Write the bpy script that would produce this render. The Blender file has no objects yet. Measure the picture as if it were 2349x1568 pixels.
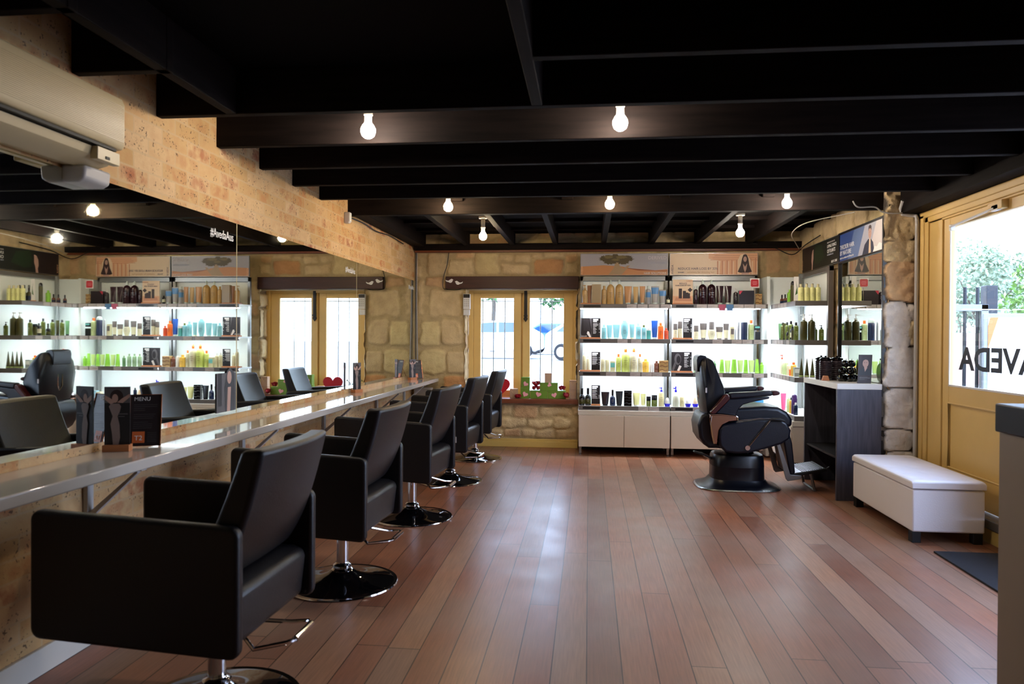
import bpy, bmesh, math, random
import numpy as np
from mathutils import Vector, Matrix
random.seed(7)
SC = bpy.context.scene
COL = SC.collection
def lin(h, k=1.0):
    h = h.lstrip('#'); v = [int(h[i:i+2], 16)/255 for i in (0, 2, 4)]
    return tuple(((c/12.92) if c <= .04045 else ((c+.055)/1.055)**2.4)*k for c in v) + (1.0,)

# ------------------------------------------------------------------ camera
YAW, PIT, ROL = 0.105725, -0.0078339, 0.0058797
cyw, syw = math.cos(YAW), math.sin(YAW)
fw = Vector((-syw*math.cos(PIT), cyw*math.cos(PIT), math.sin(PIT)))
rt = Vector((cyw, syw, 0)); up = rt.cross(fw)
r2 = rt*math.cos(ROL)+up*math.sin(ROL); u2 = -rt*math.sin(ROL)+up*math.cos(ROL)
cam = bpy.data.cameras.new('camera'); cam.sensor_width = 36; cam.lens = 1659.5/2349*36
cam.clip_start = .05; cam.clip_end = 300
cam.dof.use_dof = True; cam.dof.focus_distance = 7.6; cam.dof.aperture_fstop = 3.2
co = bpy.data.objects.new('camera', cam); COL.objects.link(co)
m = Matrix((r2, u2, -fw)).transposed().to_4x4(); m.translation = Vector((0, 0, 1.4)); co.matrix_world = m
SC.camera = co
# ------------------------------------------------------------------ world, sun, exposure
SC.view_settings.view_transform = 'Standard'; SC.view_settings.look = 'None'
SC.view_settings.gamma = 1.0; SC.view_settings.use_curve_mapping = False
SC.view_settings.exposure = 0.5
W = bpy.data.worlds.new('sky'); SC.world = W; W.use_nodes = True
nt = W.node_tree; bg = nt.nodes['Background']
tc = nt.nodes.new('ShaderNodeTexCoord'); sp = nt.nodes.new('ShaderNodeSeparateXYZ'); rp = nt.nodes.new('ShaderNodeValToRGB')
nt.links.new(tc.outputs['Generated'], sp.inputs[0]); nt.links.new(sp.outputs['Z'], rp.inputs[0]); nt.links.new(rp.outputs[0], bg.inputs[0])
rp.color_ramp.elements[0].color = (.62, .72, .95, 1); rp.color_ramp.elements[1].color = (.40, .56, 1.0, 1)
bg.inputs[1].default_value = 10.5
def sunlamp():
    l = bpy.data.lights.new('sun', 'SUN'); l.energy = 6.0; l.angle = .02; l.color = (1, .95, .86)
    o = bpy.data.objects.new('sun', l); COL.objects.link(o)
    d = Vector((.55, -.25, -1.0)); o.rotation_euler = d.to_track_quat('-Z', 'Y').to_euler(); o.location = (0, 0, 12)
sunlamp()
def portal(loc, rot, sx, sy):
    l = bpy.data.lights.new('window_portal', 'AREA'); l.shape = 'RECTANGLE'; l.size = sx; l.size_y = sy; l.cycles.is_portal = True
    o = bpy.data.objects.new('window_portal', l); COL.objects.link(o); o.location = loc; o.rotation_euler = rot
portal((-.87, 9.42, 1.3), (math.radians(-90), 0, 0), 1.5, 1.5)
portal((2.98, 5.4, 1.66), (0, math.radians(90), 0), 1.35, 1.4)
portal((2.98, 3.66, 1.25), (0, math.radians(90), 0), 2.4, 1.0)

# ------------------------------------------------------------------ materials
MATS = {}
def mat(name, color='#808080', rough=.5, metal=0, spec=.5, emit=None, estr=0, trans=0, ior=1.45, alpha=1, coat=0, bump=None, noise=None):
    if name in MATS: return MATS[name]
    M = bpy.data.materials.new(name); M.use_nodes = True; MATS[name] = M
    n = M.node_tree; b = n.nodes['Principled BSDF']
    c = lin(color) if isinstance(color, str) else color
    b.inputs['Base Color'].default_value = c; b.inputs['Roughness'].default_value = rough
    b.inputs['Metallic'].default_value = metal; b.inputs['Specular IOR Level'].default_value = spec
    b.inputs['Transmission Weight'].default_value = trans; b.inputs['IOR'].default_value = ior
    b.inputs['Alpha'].default_value = alpha; b.inputs['Coat Weight'].default_value = coat
    if emit: b.inputs['Emission Color'].default_value = lin(emit); b.inputs['Emission Strength'].default_value = estr
    if bump or noise:
        t = n.nodes.new('ShaderNodeTexCoord')
    if noise:   # (scale, amount, stretch xyz)
        nz = n.nodes.new('ShaderNodeTexNoise'); nz.inputs['Scale'].default_value = noise[0]; nz.inputs['Detail'].default_value = 5
        mp = n.nodes.new('ShaderNodeMapping'); mp.inputs['Scale'].default_value = noise[2] if len(noise) > 2 else (1, 1, 1)
        n.links.new(t.outputs['Object'], mp.inputs[0]); n.links.new(mp.outputs[0], nz.inputs['Vector'])
        mx = n.nodes.new('ShaderNodeMix'); mx.data_type = 'RGBA'
        mx.inputs['A'].default_value = tuple(x*(1-noise[1]) for x in c[:3])+(1,); mx.inputs['B'].default_value = tuple(min(1, x*(1+noise[1])) for x in c[:3])+(1,)
        n.links.new(nz.outputs['Fac'], mx.inputs['Factor']); n.links.new(mx.outputs['Result'], b.inputs['Base Color'])
    if bump:
        nz = n.nodes.new('ShaderNodeTexNoise'); nz.inputs['Scale'].default_value = bump[0]; nz.inputs['Detail'].default_value = 4
        n.links.new(t.outputs['Object'], nz.inputs['Vector'])
        bp = n.nodes.new('ShaderNodeBump'); bp.inputs['Strength'].default_value = bump[1]; bp.inputs['Distance'].default_value = .01
        n.links.new(nz.outputs['Fac'], bp.inputs['Height']); n.links.new(bp.outputs[0], b.inputs['Normal'])
    return M
def N(M, t, **k):
    n = M.node_tree.nodes.new(t)
    for a, v in k.items():
        if a.startswith('i_'):
            key = a[2:]; key = int(key) if key.isdigit() else key.replace('_', ' ')
            n.inputs[key].default_value = v
        else: setattr(n, a, v)
    return n
def L(M, a, b): M.node_tree.links.new(a, b)
def math_(M, op, a, b=None):
    n = N(M, 'ShaderNodeMath', operation=op)
    for i, v in enumerate((a, b)):
        if v is None: continue
        if hasattr(v, 'links'): L(M, v, n.inputs[i])
        else: n.inputs[i].default_value = v
    return n.outputs[0]
def mix(M, f, a, b, blend='MIX'):
    n = N(M, 'ShaderNodeMix', data_type='RGBA', blend_type=blend)
    for k, v in (('Factor', f), ('A', a), ('B', b)):
        if hasattr(v, 'links'): L(M, v, n.inputs[k])
        else: n.inputs[k].default_value = v
    return n.outputs['Result']
def ramp(M, v, *st):
    n = N(M, 'ShaderNodeValToRGB'); e = n.color_ramp.elements
    while len(e) < len(st): e.new(.5)
    for x, (p, c) in zip(e, st): x.position = p; x.color = c
    L(M, v, n.inputs[0]); return n.outputs[0]

def floor_mat():
    M = mat('jarrah_boards', '#7a4a35', .3); b = M.node_tree.nodes['Principled BSDF']
    t = N(M, 'ShaderNodeTexCoord'); s = N(M, 'ShaderNodeSeparateXYZ'); L(M, t.outputs['Object'], s.inputs[0])
    x = math_(M, 'DIVIDE', s.outputs['X'], .148); ix = math_(M, 'FLOOR', x); fx = math_(M, 'FRACT', x)
    w1 = N(M, 'ShaderNodeTexWhiteNoise', noise_dimensions='1D'); L(M, ix, w1.inputs['W'])
    yy = math_(M, 'ADD', math_(M, 'DIVIDE', s.outputs['Y'], 2.6), math_(M, 'MULTIPLY', w1.outputs['Value'], 7.3))
    iy = math_(M, 'FLOOR', yy); fy = math_(M, 'FRACT', yy)
    cb = N(M, 'ShaderNodeCombineXYZ'); L(M, ix, cb.inputs[0]); L(M, iy, cb.inputs[1])
    w2 = N(M, 'ShaderNodeTexWhiteNoise', noise_dimensions='2D'); L(M, cb.outputs[0], w2.inputs['Vector'])
    base = ramp(M, w2.outputs['Value'], (0, lin('#74452f')), (.35, lin('#8b5236')), (.65, lin('#945f42')), (.85, lin('#82614e')), (1, lin('#a06c4a')))
    mp = N(M, 'ShaderNodeMapping', i_Scale=(38, 1.6, 1)); L(M, t.outputs['Object'], mp.inputs[0])
    g = N(M, 'ShaderNodeTexNoise', i_Scale=3.0, i_Detail=6.0); L(M, mp.outputs[0], g.inputs['Vector'])
    c1 = mix(M, .75, base, ramp(M, g.outputs['Fac'], (.25, (.35, .33, .32, 1)), (.75, (.72, .72, .72, 1))), 'OVERLAY')
    wn = N(M, 'ShaderNodeTexNoise', i_Scale=1.1, i_Detail=3.0, i_Roughness=.5); L(M, t.outputs['Object'], wn.inputs['Vector'])
    worn = ramp(M, wn.outputs['Fac'], (.35, (0, 0, 0, 1)), (.75, (1, 1, 1, 1)))
    c2 = mix(M, math_(M, 'MULTIPLY', worn, .6), c1, lin('#8a7768'))
    ex = math_(M, 'MINIMUM', fx, math_(M, 'SUBTRACT', 1, fx)); ey = math_(M, 'MINIMUM', fy, math_(M, 'SUBTRACT', 1, fy))
    gap = math_(M, 'MAXIMUM', math_(M, 'LESS_THAN', ex, .014), math_(M, 'LESS_THAN', ey, .0009))
    L(M, mix(M, gap, c2, lin('#1c0f0a')), b.inputs['Base Color'])
    rn = N(M, 'ShaderNodeTexNoise', i_Scale=3.0, i_Detail=3.0); L(M, t.outputs['Object'], rn.inputs['Vector'])
    ro = math_(M, 'ADD', math_(M, 'MULTIPLY', rn.outputs['Fac'], .2), .22)
    L(M, math_(M, 'ADD', ro, math_(M, 'MULTIPLY', w2.outputs['Value'], .06)), b.inputs['Roughness'])
    h = math_(M, 'SUBTRACT', math_(M, 'MULTIPLY', g.outputs['Fac'], .05), gap)
    h2 = h
    bp = N(M, 'ShaderNodeBump', i_Strength=.15, i_Distance=.003); L(M, h2, bp.inputs['Height']); L(M, bp.outputs[0], b.inputs['Normal'])
    return M
def brick_mat():
    M = mat('speckled_brick', '#c79a62', .8); b = M.node_tree.nodes['Principled BSDF']
    t = N(M, 'ShaderNodeTexCoord'); s = N(M, 'ShaderNodeSeparateXYZ'); L(M, t.outputs['Object'], s.inputs[0])
    wv = N(M, 'ShaderNodeTexNoise', i_Scale=22.0, i_Detail=2.0); L(M, t.outputs['Object'], wv.inputs['Vector'])
    wob = math_(M, 'MULTIPLY', math_(M, 'SUBTRACT', wv.outputs['Fac'], .5), .008)
    yv = math_(M, 'DIVIDE', math_(M, 'ADD', s.outputs['Z'], wob), .0855); iy = math_(M, 'FLOOR', yv); fy = math_(M, 'FRACT', yv)
    off = math_(M, 'MULTIPLY', math_(M, 'MODULO', iy, 2.0), .5)
    xv = math_(M, 'ADD', math_(M, 'DIVIDE', math_(M, 'ADD', s.outputs['Y'], wob), .24), off); ix = math_(M, 'FLOOR', xv); fx = math_(M, 'FRACT', xv)
    cb = N(M, 'ShaderNodeCombineXYZ'); L(M, ix, cb.inputs[0]); L(M, iy, cb.inputs[1])
    w = N(M, 'ShaderNodeTexWhiteNoise', noise_dimensions='2D'); L(M, cb.outputs[0], w.inputs['Vector'])
    base = ramp(M, w.outputs['Value'], (0, lin('#c49f69')), (.5, lin('#cfaa77')), (1, lin('#d6b588')))
    bl = N(M, 'ShaderNodeTexNoise', i_Scale=15.0, i_Detail=3.0, i_Roughness=.55); L(M, t.outputs['Object'], bl.inputs['Vector'])
    sel = N(M, 'ShaderNodeTexWhiteNoise', noise_dimensions='3D'); L(M, cb.outputs[0], sel.inputs['Vector'])
    pick = ramp(M, sel.outputs['Value'], (.40, (.22, .22, .22, 1)), (.70, (.65, .65, .65, 1)), (.90, (1, 1, 1, 1)))
    # blotch strongest in the middle of the chosen bricks
    mx_ = math_(M, 'MULTIPLY', math_(M, 'MULTIPLY', fx, math_(M, 'SUBTRACT', 1, fx)), 4.0); my_ = math_(M, 'MULTIPLY', math_(M, 'MULTIPLY', fy, math_(M, 'SUBTRACT', 1, fy)), 4.0)
    cen = math_(M, 'POWER', math_(M, 'MULTIPLY', mx_, my_), .35)
    amt = math_(M, 'MULTIPLY', math_(M, 'MULTIPLY', ramp(M, bl.outputs['Fac'], (.36, (0, 0, 0, 1)), (.62, (1, 1, 1, 1))), pick), cen)
    red = mix(M, w.outputs['Value'], lin('#c3854f'), lin('#a2583b'))
    c = mix(M, amt, base, red)
    vo = N(M, 'ShaderNodeTexNoise', i_Scale=85.0, i_Detail=1.0); L(M, t.outputs['Object'], vo.inputs['Vector'])
    b2 = N(M, 'ShaderNodeTexNoise', i_Scale=13.0, i_Detail=1.0); L(M, t.outputs['Generated'] if 0 else t.outputs['Object'], b2.inputs['Vector'])
    spk = math_(M, 'MULTIPLY', ramp(M, vo.outputs['Fac'], (.62, (0, 0, 0, 1)), (.67, (1, 1, 1, 1))), ramp(M, b2.outputs['Fac'], (.47, (0, 0, 0, 1)), (.56, (1, 1, 1, 1))))
    c = mix(M, math_(M, 'MULTIPLY', spk, .85), c, lin('#4a3426'))
    ex = math_(M, 'MINIMUM', fx, math_(M, 'SUBTRACT', 1, fx)); ey = math_(M, 'MINIMUM', fy, math_(M, 'SUBTRACT', 1, fy))
    mor = math_(M, 'MAXIMUM', math_(M, 'LESS_THAN', ex, .022), math_(M, 'LESS_THAN', ey, .062))
    L(M, mix(M, math_(M, 'MULTIPLY', mor, .8), c, lin('#c8a980')), b.inputs['Base Color'])
    h = math_(M, 'SUBTRACT', math_(M, 'MULTIPLY', vo.outputs['Fac'], .3), mor)
    bp = N(M, 'ShaderNodeBump', i_Strength=.6, i_Distance=.006); L(M, h, bp.inputs['Height']); L(M, bp.outputs[0], b.inputs['Normal'])
    return M
def stone_mat(name='sandstone'):
    M = mat(name, '#b09a70', .85); b = M.node_tree.nodes['Principled BSDF']
    a = N(M, 'ShaderNodeAttribute', attribute_name='Col'); t = N(M, 'ShaderNodeTexCoord')
    n1 = N(M, 'ShaderNodeTexNoise', i_Scale=9.0, i_Detail=8.0, i_Roughness=.65); L(M, t.outputs['Object'], n1.inputs['Vector'])
    n2 = N(M, 'ShaderNodeTexNoise', i_Scale=60.0, i_Detail=5.0); L(M, t.outputs['Object'], n2.inputs['Vector'])
    c = mix(M, .6, a.outputs['Color'], ramp(M, n1.outputs['Fac'], (.3, (.42, .41, .40, 1)), (.7, (.68, .68, .67, 1))), 'OVERLAY')
    L(M, c, b.inputs['Base Color'])
    h = math_(M, 'ADD', math_(M, 'MULTIPLY', n1.outputs['Fac'], 1.0), math_(M, 'MULTIPLY', n2.outputs['Fac'], .35))
    bp = N(M, 'ShaderNodeBump', i_Strength=.75, i_Distance=.02); L(M, h, bp.inputs['Height']); L(M, bp.outputs[0], b.inputs['Normal'])
    return M
def wood_mat(name, c1, c2, rough=.5, sc=(1, 12, 12), scale=3.0):
    M = mat(name, c1, rough, spec=.1 if rough > .7 else .5); b = M.node_tree.nodes['Principled BSDF']
    t = N(M, 'ShaderNodeTexCoord'); mp = N(M, 'ShaderNodeMapping', i_Scale=sc); L(M, t.outputs['Object'], mp.inputs[0])
    g = N(M, 'ShaderNodeTexNoise', i_Scale=scale, i_Detail=6.0); L(M, mp.outputs[0], g.inputs['Vector'])
    L(M, ramp(M, g.outputs['Fac'], (.3, lin(c1)), (.7, lin(c2))), b.inputs['Base Color']); return M
floor_mat(); brick_mat(); stone_mat()
wood_mat('black_timber', '#0f0a09', '#1b1412', .75)
wood_mat('black_timber_y', '#0f0a09', '#1b1412', .75, (12, 1, 12))
wood_mat('dark_timber', '#31150f', '#42201a', .5)
wood_mat('sill_timber', '#5d2f1b', '#7a4126', .45)
wood_mat('grey_veneer', '#3f3f49', '#53535f', .45, (14, 14, 1), 4)
wood_mat('pale_wood', '#a5623a', '#bd7a4a', .5)
mat('yellow_paint', '#d6b36e', .42, noise=(6, .06)); mat('white_paint', '#d9d4c8', .5); mat('ceiling_black', '#0b0707', .9, spec=.1)
mat('cream_skirting', '#d3b467', .45); mat('plaster', '#a99a7c', .9, bump=(30, .4))
mat('leather', '#171416', .41, spec=.5, bump=(180, .12)); mat('leather_navy', '#0c0f1b', .33, bump=(160, .1))
mat('chrome', '#d8d8dc', .08, 1); mat('steel', '#b4b7bc', .25, 1); mat('satin_steel', '#8f908f', .38, .85); mat('gloss_black', '#060608', .06, coat=.5); mat('satin_black', '#0a0b12', .28)
mat('mirror_glass', '#e9ece4', .015, 1); mat('mirror_edge', '#d8c8a0', .2)
mat('counter_white', '#c9c1b8', .09, spec=.6, coat=.6); mat('white_gloss', '#dcd8d2', .25); mat('cabinet_white', '#dcd3ca', .3)
mat('panel_white', '#e9efec', .45); mat('shelf_white', '#e8ecea', .35); mat('rail_grey', '#77716e', .4, .5); mat('tag_white', '#b9b0ae', .5)
mat('tag_black', '#191415', .4); mat('tag_pink', '#b5536f', .5); mat('tag_blue', '#4a78a8', .5)
mat('burgundy', '#3a0d10', .3, coat=.3); mat('shell_chrome', '#b58b78', .14, 1); mat('rubber', '#101012', .6); mat('tread', '#7f848c', .35, .9)
mat('white_leather', '#f0edf2', .4, bump=(120, .08)); mat('mat_grey', '#23262d', .9, bump=(200, .5))
mat('desk_beige', '#857768', .5); mat('desk_top', '#0b0a0d', .5, spec=.3); mat('plastic_white', '#d8d6d4', .35); mat('plastic_grey', '#b9b6b4', .4)
mat('ac_cream', '#cbb78d', .4); mat('ac_dark', '#12100c', .6); mat('black_matte', '#0b0a0c', .55); mat('frame_black', '#15141a', .35)
mat('copper', '#b8704e', .22, 1); mat('print_dark', '#241d20', .4); mat('print_grey', '#5a5658', .5); mat('print_skin', '#b89284', .5); mat('print_body', '#8d7a76', .5); mat('print_white', '#e8e6e4', .5)
mat('print_orange', '#d26a35', .5); mat('print_black', '#16141a', .45); mat('orange_ink', '#c85a2c', .5)
mat('cable_white', '#b9b1a2', .5); mat('cable_black', '#0e0c0c', .5); mat('brass', '#b08a4a', .3, 1)
mat('bulb_glow', '#ffffff', .5, emit='#fff0dd', estr=270); mat('bulb_warm', '#ffffff', .5, emit='#ffe2b4', estr=210); mat('socket', '#d0c8b8', .5)
mat('led', '#ffffff', .5, emit='#e6f0ff', estr=50)
mat('heart_red', '#b01c28', .35); mat('heart_pink', '#e39aa4', .5); mat('gift_green', '#5d7a22', .5); mat('gift_tan', '#a5846c', .6); mat('gift_white', '#e6e0dc', .4)
mat('rose_red', '#8c0e1e', .5); mat('leaf_green', '#35602a', .5); mat('leaf_pale', '#5c7c34', .6); mat('bark', '#5c5044', .9); mat('leaf_grey', '#87957c', .7)
mat('asphalt', '#9a9a9c', .9, noise=(4, .1)); mat('pavement', '#8e8c8a', .9, noise=(3, .08)); mat('car_white', '#e6e9ee', .25, coat=1); mat('car_silver', '#aab8cc', .25, .5, coat=1); mat('car_blue', '#3a5f9a', .25, .3, coat=1)
mat('car_glass', '#1f3f6a', .06, coat=.5); mat('tyre', '#18181a', .8); mat('red_paint', '#b0222a', .5); mat('gate_grey', '#2a2d33', .5, .3); mat('gate_pale', '#7d8288', .5, .3); mat('brick_far', '#c09a8a', .9)
def glass():
    M = bpy.data.materials.new('clear_glass'); M.use_nodes = True; MATS['clear_glass'] = M; n = M.node_tree
    for x in list(n.nodes):
        if x.type != 'OUTPUT_MATERIAL': n.nodes.remove(x)
    g = N(M, 'ShaderNodeBsdfGlossy', i_Roughness=.01); t = N(M, 'ShaderNodeBsdfTransparent', i_Color=(.94, .97, .96, 1)); x = N(M, 'ShaderNodeMixShader')
    f = N(M, 'ShaderNodeLayerWeight', i_Blend=.5); L(M, math_(M, 'ADD', math_(M, 'MULTIPLY', math_(M, 'POWER', f.outputs['Facing'], 5.0), .5), .03), x.inputs[0]); L(M, t.outputs[0], x.inputs[1]); L(M, g.outputs[0], x.inputs[2])
    L(M, x.outputs[0], n.nodes['Material Output'].inputs[0])
glass()
PC = {'tan': '#b9955c', 'tanlt': '#bd9a62', 'amber': '#84552f', 'taupe': '#9a8667', 'clear': '#c9d6cf', 'peach': '#b98758', 'grey': '#9c9a9a', 'bandblue': '#4f86bd', 'black': '#0c0b0e', 'plum': '#2a1219', 'plumdk': '#20131a',
 'white': '#e4e4e0', 'red': '#c03048', 'aqua': '#86c0c8', 'aqualt': '#a6d2d6', 'cream': '#ddd9b8', 'creamtan': '#cfc8a0', 'olive': '#55601e', 'teal': '#4fa09a', 'royal': '#1a4fa6', 'orange': '#dd6420', 'redor': '#c64a28',
 'greycap': '#6a625e', 'creamgr': '#cfcaa0', 'silver': '#b4b6ba', 'navy': '#1a2440', 'palegr': '#bccc94', 'tealcap': '#6fbfb8', 'yelgr': '#c6d270', 'gold': '#e0b34a', 'brown': '#6a3a26', 'sage': '#93b08a', 'sagedk': '#5e8a5a',
 'lime': '#7fb838', 'limelt': '#bcd884', 'blackred': '#1d0f12', 'blackgr': '#1c1d20', 'paleyel': '#d8d896', 'creamyel': '#e0d8a6', 'blue': '#2010b8', 'palewh': '#d8dcc8', 'peachlt': '#e4c8a6', 'sky': '#4f9ae0', 'skylt': '#a2d2ea', 'darkolive': '#3c3a14', 'pink': '#c8507a', 'purple': '#3a1c54'}
for k, v in PC.items(): mat('p_'+k, v, .28 if k not in ('black', 'plum', 'navy') else .16, metal=.6 if k == 'silver' else 0)

# ------------------------------------------------------------------ mesh helpers
def wm(o):
    M = Matrix.Identity(4)
    while o is not None:
        M = (o.matrix_parent_inverse if o.parent else Matrix.Identity(4)) @ o.matrix_basis @ M; o = o.parent
    return M
def adopt(o, parent):
    o.parent = parent; o.matrix_parent_inverse = wm(parent).inverted(); return o
class MB:
    def __init__(s): s.v = []; s.f = []; s.m = []
    def add(s, v, f, mi=0):
        k = len(s.v); s.v += [tuple(x) for x in v]; s.f += [tuple(i+k for i in q) for q in f]; s.m += [mi]*len(f); return s
    def box(s, x0, x1, y0, y1, z0, z1, mi=0):
        v = [(x, y, z) for z in (z0, z1) for y in (y0, y1) for x in (x0, x1)]
        return s.add(v, [(0, 2, 3, 1), (4, 5, 7, 6), (0, 1, 5, 4), (2, 6, 7, 3), (0, 4, 6, 2), (1, 3, 7, 5)], mi)
    def lathe(s, prof, c=(0, 0, 0), n=20, sx=1, sy=1, mi=0):
        v = []; f = []; k = len(prof)
        for (r, z) in prof:
            for i in range(n):
                a = 2*math.pi*i/n; v.append((c[0]+r*math.cos(a)*sx, c[1]+r*math.sin(a)*sy, c[2]+z))
        for j in range(k-1):
            for i in range(n):
                i2 = (i+1) % n; f.append((j*n+i, j*n+i2, (j+1)*n+i2, (j+1)*n+i))
        if prof[0][0] > 1e-6: f.append(tuple(range(n))[::-1])
        if prof[-1][0] > 1e-6: f.append(tuple((k-1)*n+i for i in range(n)))
        return s.add(v, f, mi)
    def tube(s, pts, r, n=8, mi=0, closed=False):
        P = [Vector(p) for p in pts]; v = []; f = []; k = len(P); rr = r if isinstance(r, (list, tuple)) else [r]*k
        ref = None
        for i, p in enumerate(P):
            if closed: d = P[(i+1) % k]-P[i-1]
            else: d = P[min(i+1, k-1)]-P[max(i-1, 0)]
            d.normalize()
            if ref is None: ref = Vector((0, 0, 1)) if abs(d.z) < .9 else Vector((1, 0, 0))
            a = d.cross(ref); a.normalize(); b = a.cross(d); ref = b
            for j in range(n):
                t = 2*math.pi*j/n; v.append(p+(a*math.cos(t)+b*math.sin(t))*rr[i])
        for i in range(k if closed else k-1):
            for j in range(n):
                i2 = (i+1) % k; f.append((i*n+j, i*n+(j+1) % n, i2*n+(j+1) % n, i2*n+j))
        if not closed: f.append(tuple(range(n))[::-1]); f.append(tuple((k-1)*n+j for j in range(n)))
        return s.add(v, f, mi)
    def prism(s, poly, a0, a1, plane='xz', mi=0):
        def P(u, w, a): return (u, a, w) if plane == 'xz' else ((a, u, w) if plane == 'yz' else (u, w, a))
        n = len(poly); v = [P(u, w, a0) for u, w in poly]+[P(u, w, a1) for u, w in poly]
        f = [tuple(range(n)), tuple(range(n, 2*n))[::-1]]+[(i, i+n, (i+1) % n+n, (i+1) % n) for i in range(n)]
        return s.add(v, f, mi)
    def grid(s, fn, nu, nv, mi=0):
        v = [fn(i/nu, j/nv) for j in range(nv+1) for i in range(nu+1)]
        f = [(j*(nu+1)+i, j*(nu+1)+i+1, (j+1)*(nu+1)+i+1, (j+1)*(nu+1)+i) for j in range(nv) for i in range(nu)]
        return s.add(v, f, mi)
    def obj(s, name, mats, parent=None, loc=None, bev=0, seg=2, sub=0, smooth=True, ang=.62, fix=True):
        me = bpy.data.meshes.new(name); me.from_pydata(s.v, [], s.f)
        for q in (mats if isinstance(mats, (list, tuple)) else [mats]): me.materials.append(MATS[q])
        me.polygons.foreach_set('material_index', s.m)
        if fix:
            b = bmesh.new(); b.from_mesh(me); bmesh.ops.recalc_face_normals(b, faces=b.faces); b.to_mesh(me); b.free()
        if smooth: me.shade_smooth(); me.set_sharp_from_angle(angle=ang)
        o = bpy.data.objects.new(name, me); COL.objects.link(o)
        if loc: o.location = loc
        if parent: adopt(o, parent)
        if bev:
            q = o.modifiers.new('bevel', 'BEVEL'); q.width = bev; q.segments = seg; q.limit_method = 'ANGLE'; q.angle_limit = .7
        if sub: q = o.modifiers.new('sub', 'SUBSURF'); q.levels = sub; q.render_levels = sub
        return o
def tag(o, label=None, cat=None, group=None, kind=None):
    if label: o['label'] = label
    if cat: o['category'] = cat
    if group: o['group'] = group
    if kind: o['kind'] = kind
    return o
def empty(name, loc=(0, 0, 0), rz=0):
    o = bpy.data.objects.new(name, None); COL.objects.link(o); o.location = loc; o.rotation_euler = (0, 0, rz); o.empty_display_size = .1; return o
def struct(o, label=None): return tag(o, label, kind='structure')
def kids(o): return [c for c in bpy.data.objects if c.parent == o]
def copy_tree(o, parent=None):
    c = o.copy(); COL.objects.link(c); c.parent = parent
    for ch in kids(o): copy_tree(ch, c)
    return c
class Flat:
    """flat print on a real sheet: layered polygons in a plane (o + u*a + v*b), later layers a hair nearer the reader"""
    def __init__(s, o, u, v): s.o = Vector(o); s.u = Vector(u); s.v = Vector(v); s.n = s.u.cross(s.v); s.mb = MB(); s.mats = []; s.k = 0
    def mi(s, m):
        if m not in s.mats: s.mats.append(m)
        return s.mats.index(m)
    def P(s, a, b, k=None): return s.o+s.u*a+s.v*b+s.n*(.0003*(s.k if k is None else k))
    def poly(s, pts, m): s.k += 1; s.mb.add([s.P(a, b) for a, b in pts], [tuple(range(len(pts)))], s.mi(m)); return s
    def rect(s, a0, b0, a1, b1, m): return s.poly([(a0, b0), (a1, b0), (a1, b1), (a0, b1)], m)
    def ell(s, a, b, ra, rb, m, n=20): return s.poly([(a+ra*math.cos(2*math.pi*i/n), b+rb*math.sin(2*math.pi*i/n)) for i in range(n)], m)
    def rects(s, L_, m):
        s.k += 1
        for a0, b0, a1, b1 in L_: s.mb.add([s.P(a0, b0), s.P(a1, b0), s.P(a1, b1), s.P(a0, b1)], [(0, 1, 2, 3)], s.mi(m))
        return s
    def obj(s, name, parent=None): return s.mb.obj(name, s.mats, parent, smooth=False, fix=False)
def text(name, body, size, o, u, v, material, parent=None, bold=0, ext=.0006, align='LEFT', sx=1.0, vert=False, off=.003):
    c = bpy.data.curves.new(name, 'FONT'); c.body = body; c.size = size; c.extrude = ext; c.align_x = align; c.resolution_u = 3; c.offset = bold
    t = bpy.data.objects.new(name, c); COL.objects.link(t); bpy.context.view_layer.update()
    me = bpy.data.meshes.new_from_object(t.evaluated_get(bpy.context.evaluated_depsgraph_get())); bpy.data.objects.remove(t)
    u = Vector(u).normalized(); v = Vector(v).normalized()
    if vert: u, v = v, -u
    n = u.cross(v); o = Vector(o)+(n if not vert else n)*off
    for q in me.vertices: q.co = o+u*(q.co.x*sx)+v*q.co.y+n*q.co.z
    me.materials.clear(); me.materials.append(MATS[material])
    ob = bpy.data.objects.new(name, me); COL.objects.link(ob)
    if parent: adopt(ob, parent)
    return ob

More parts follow.
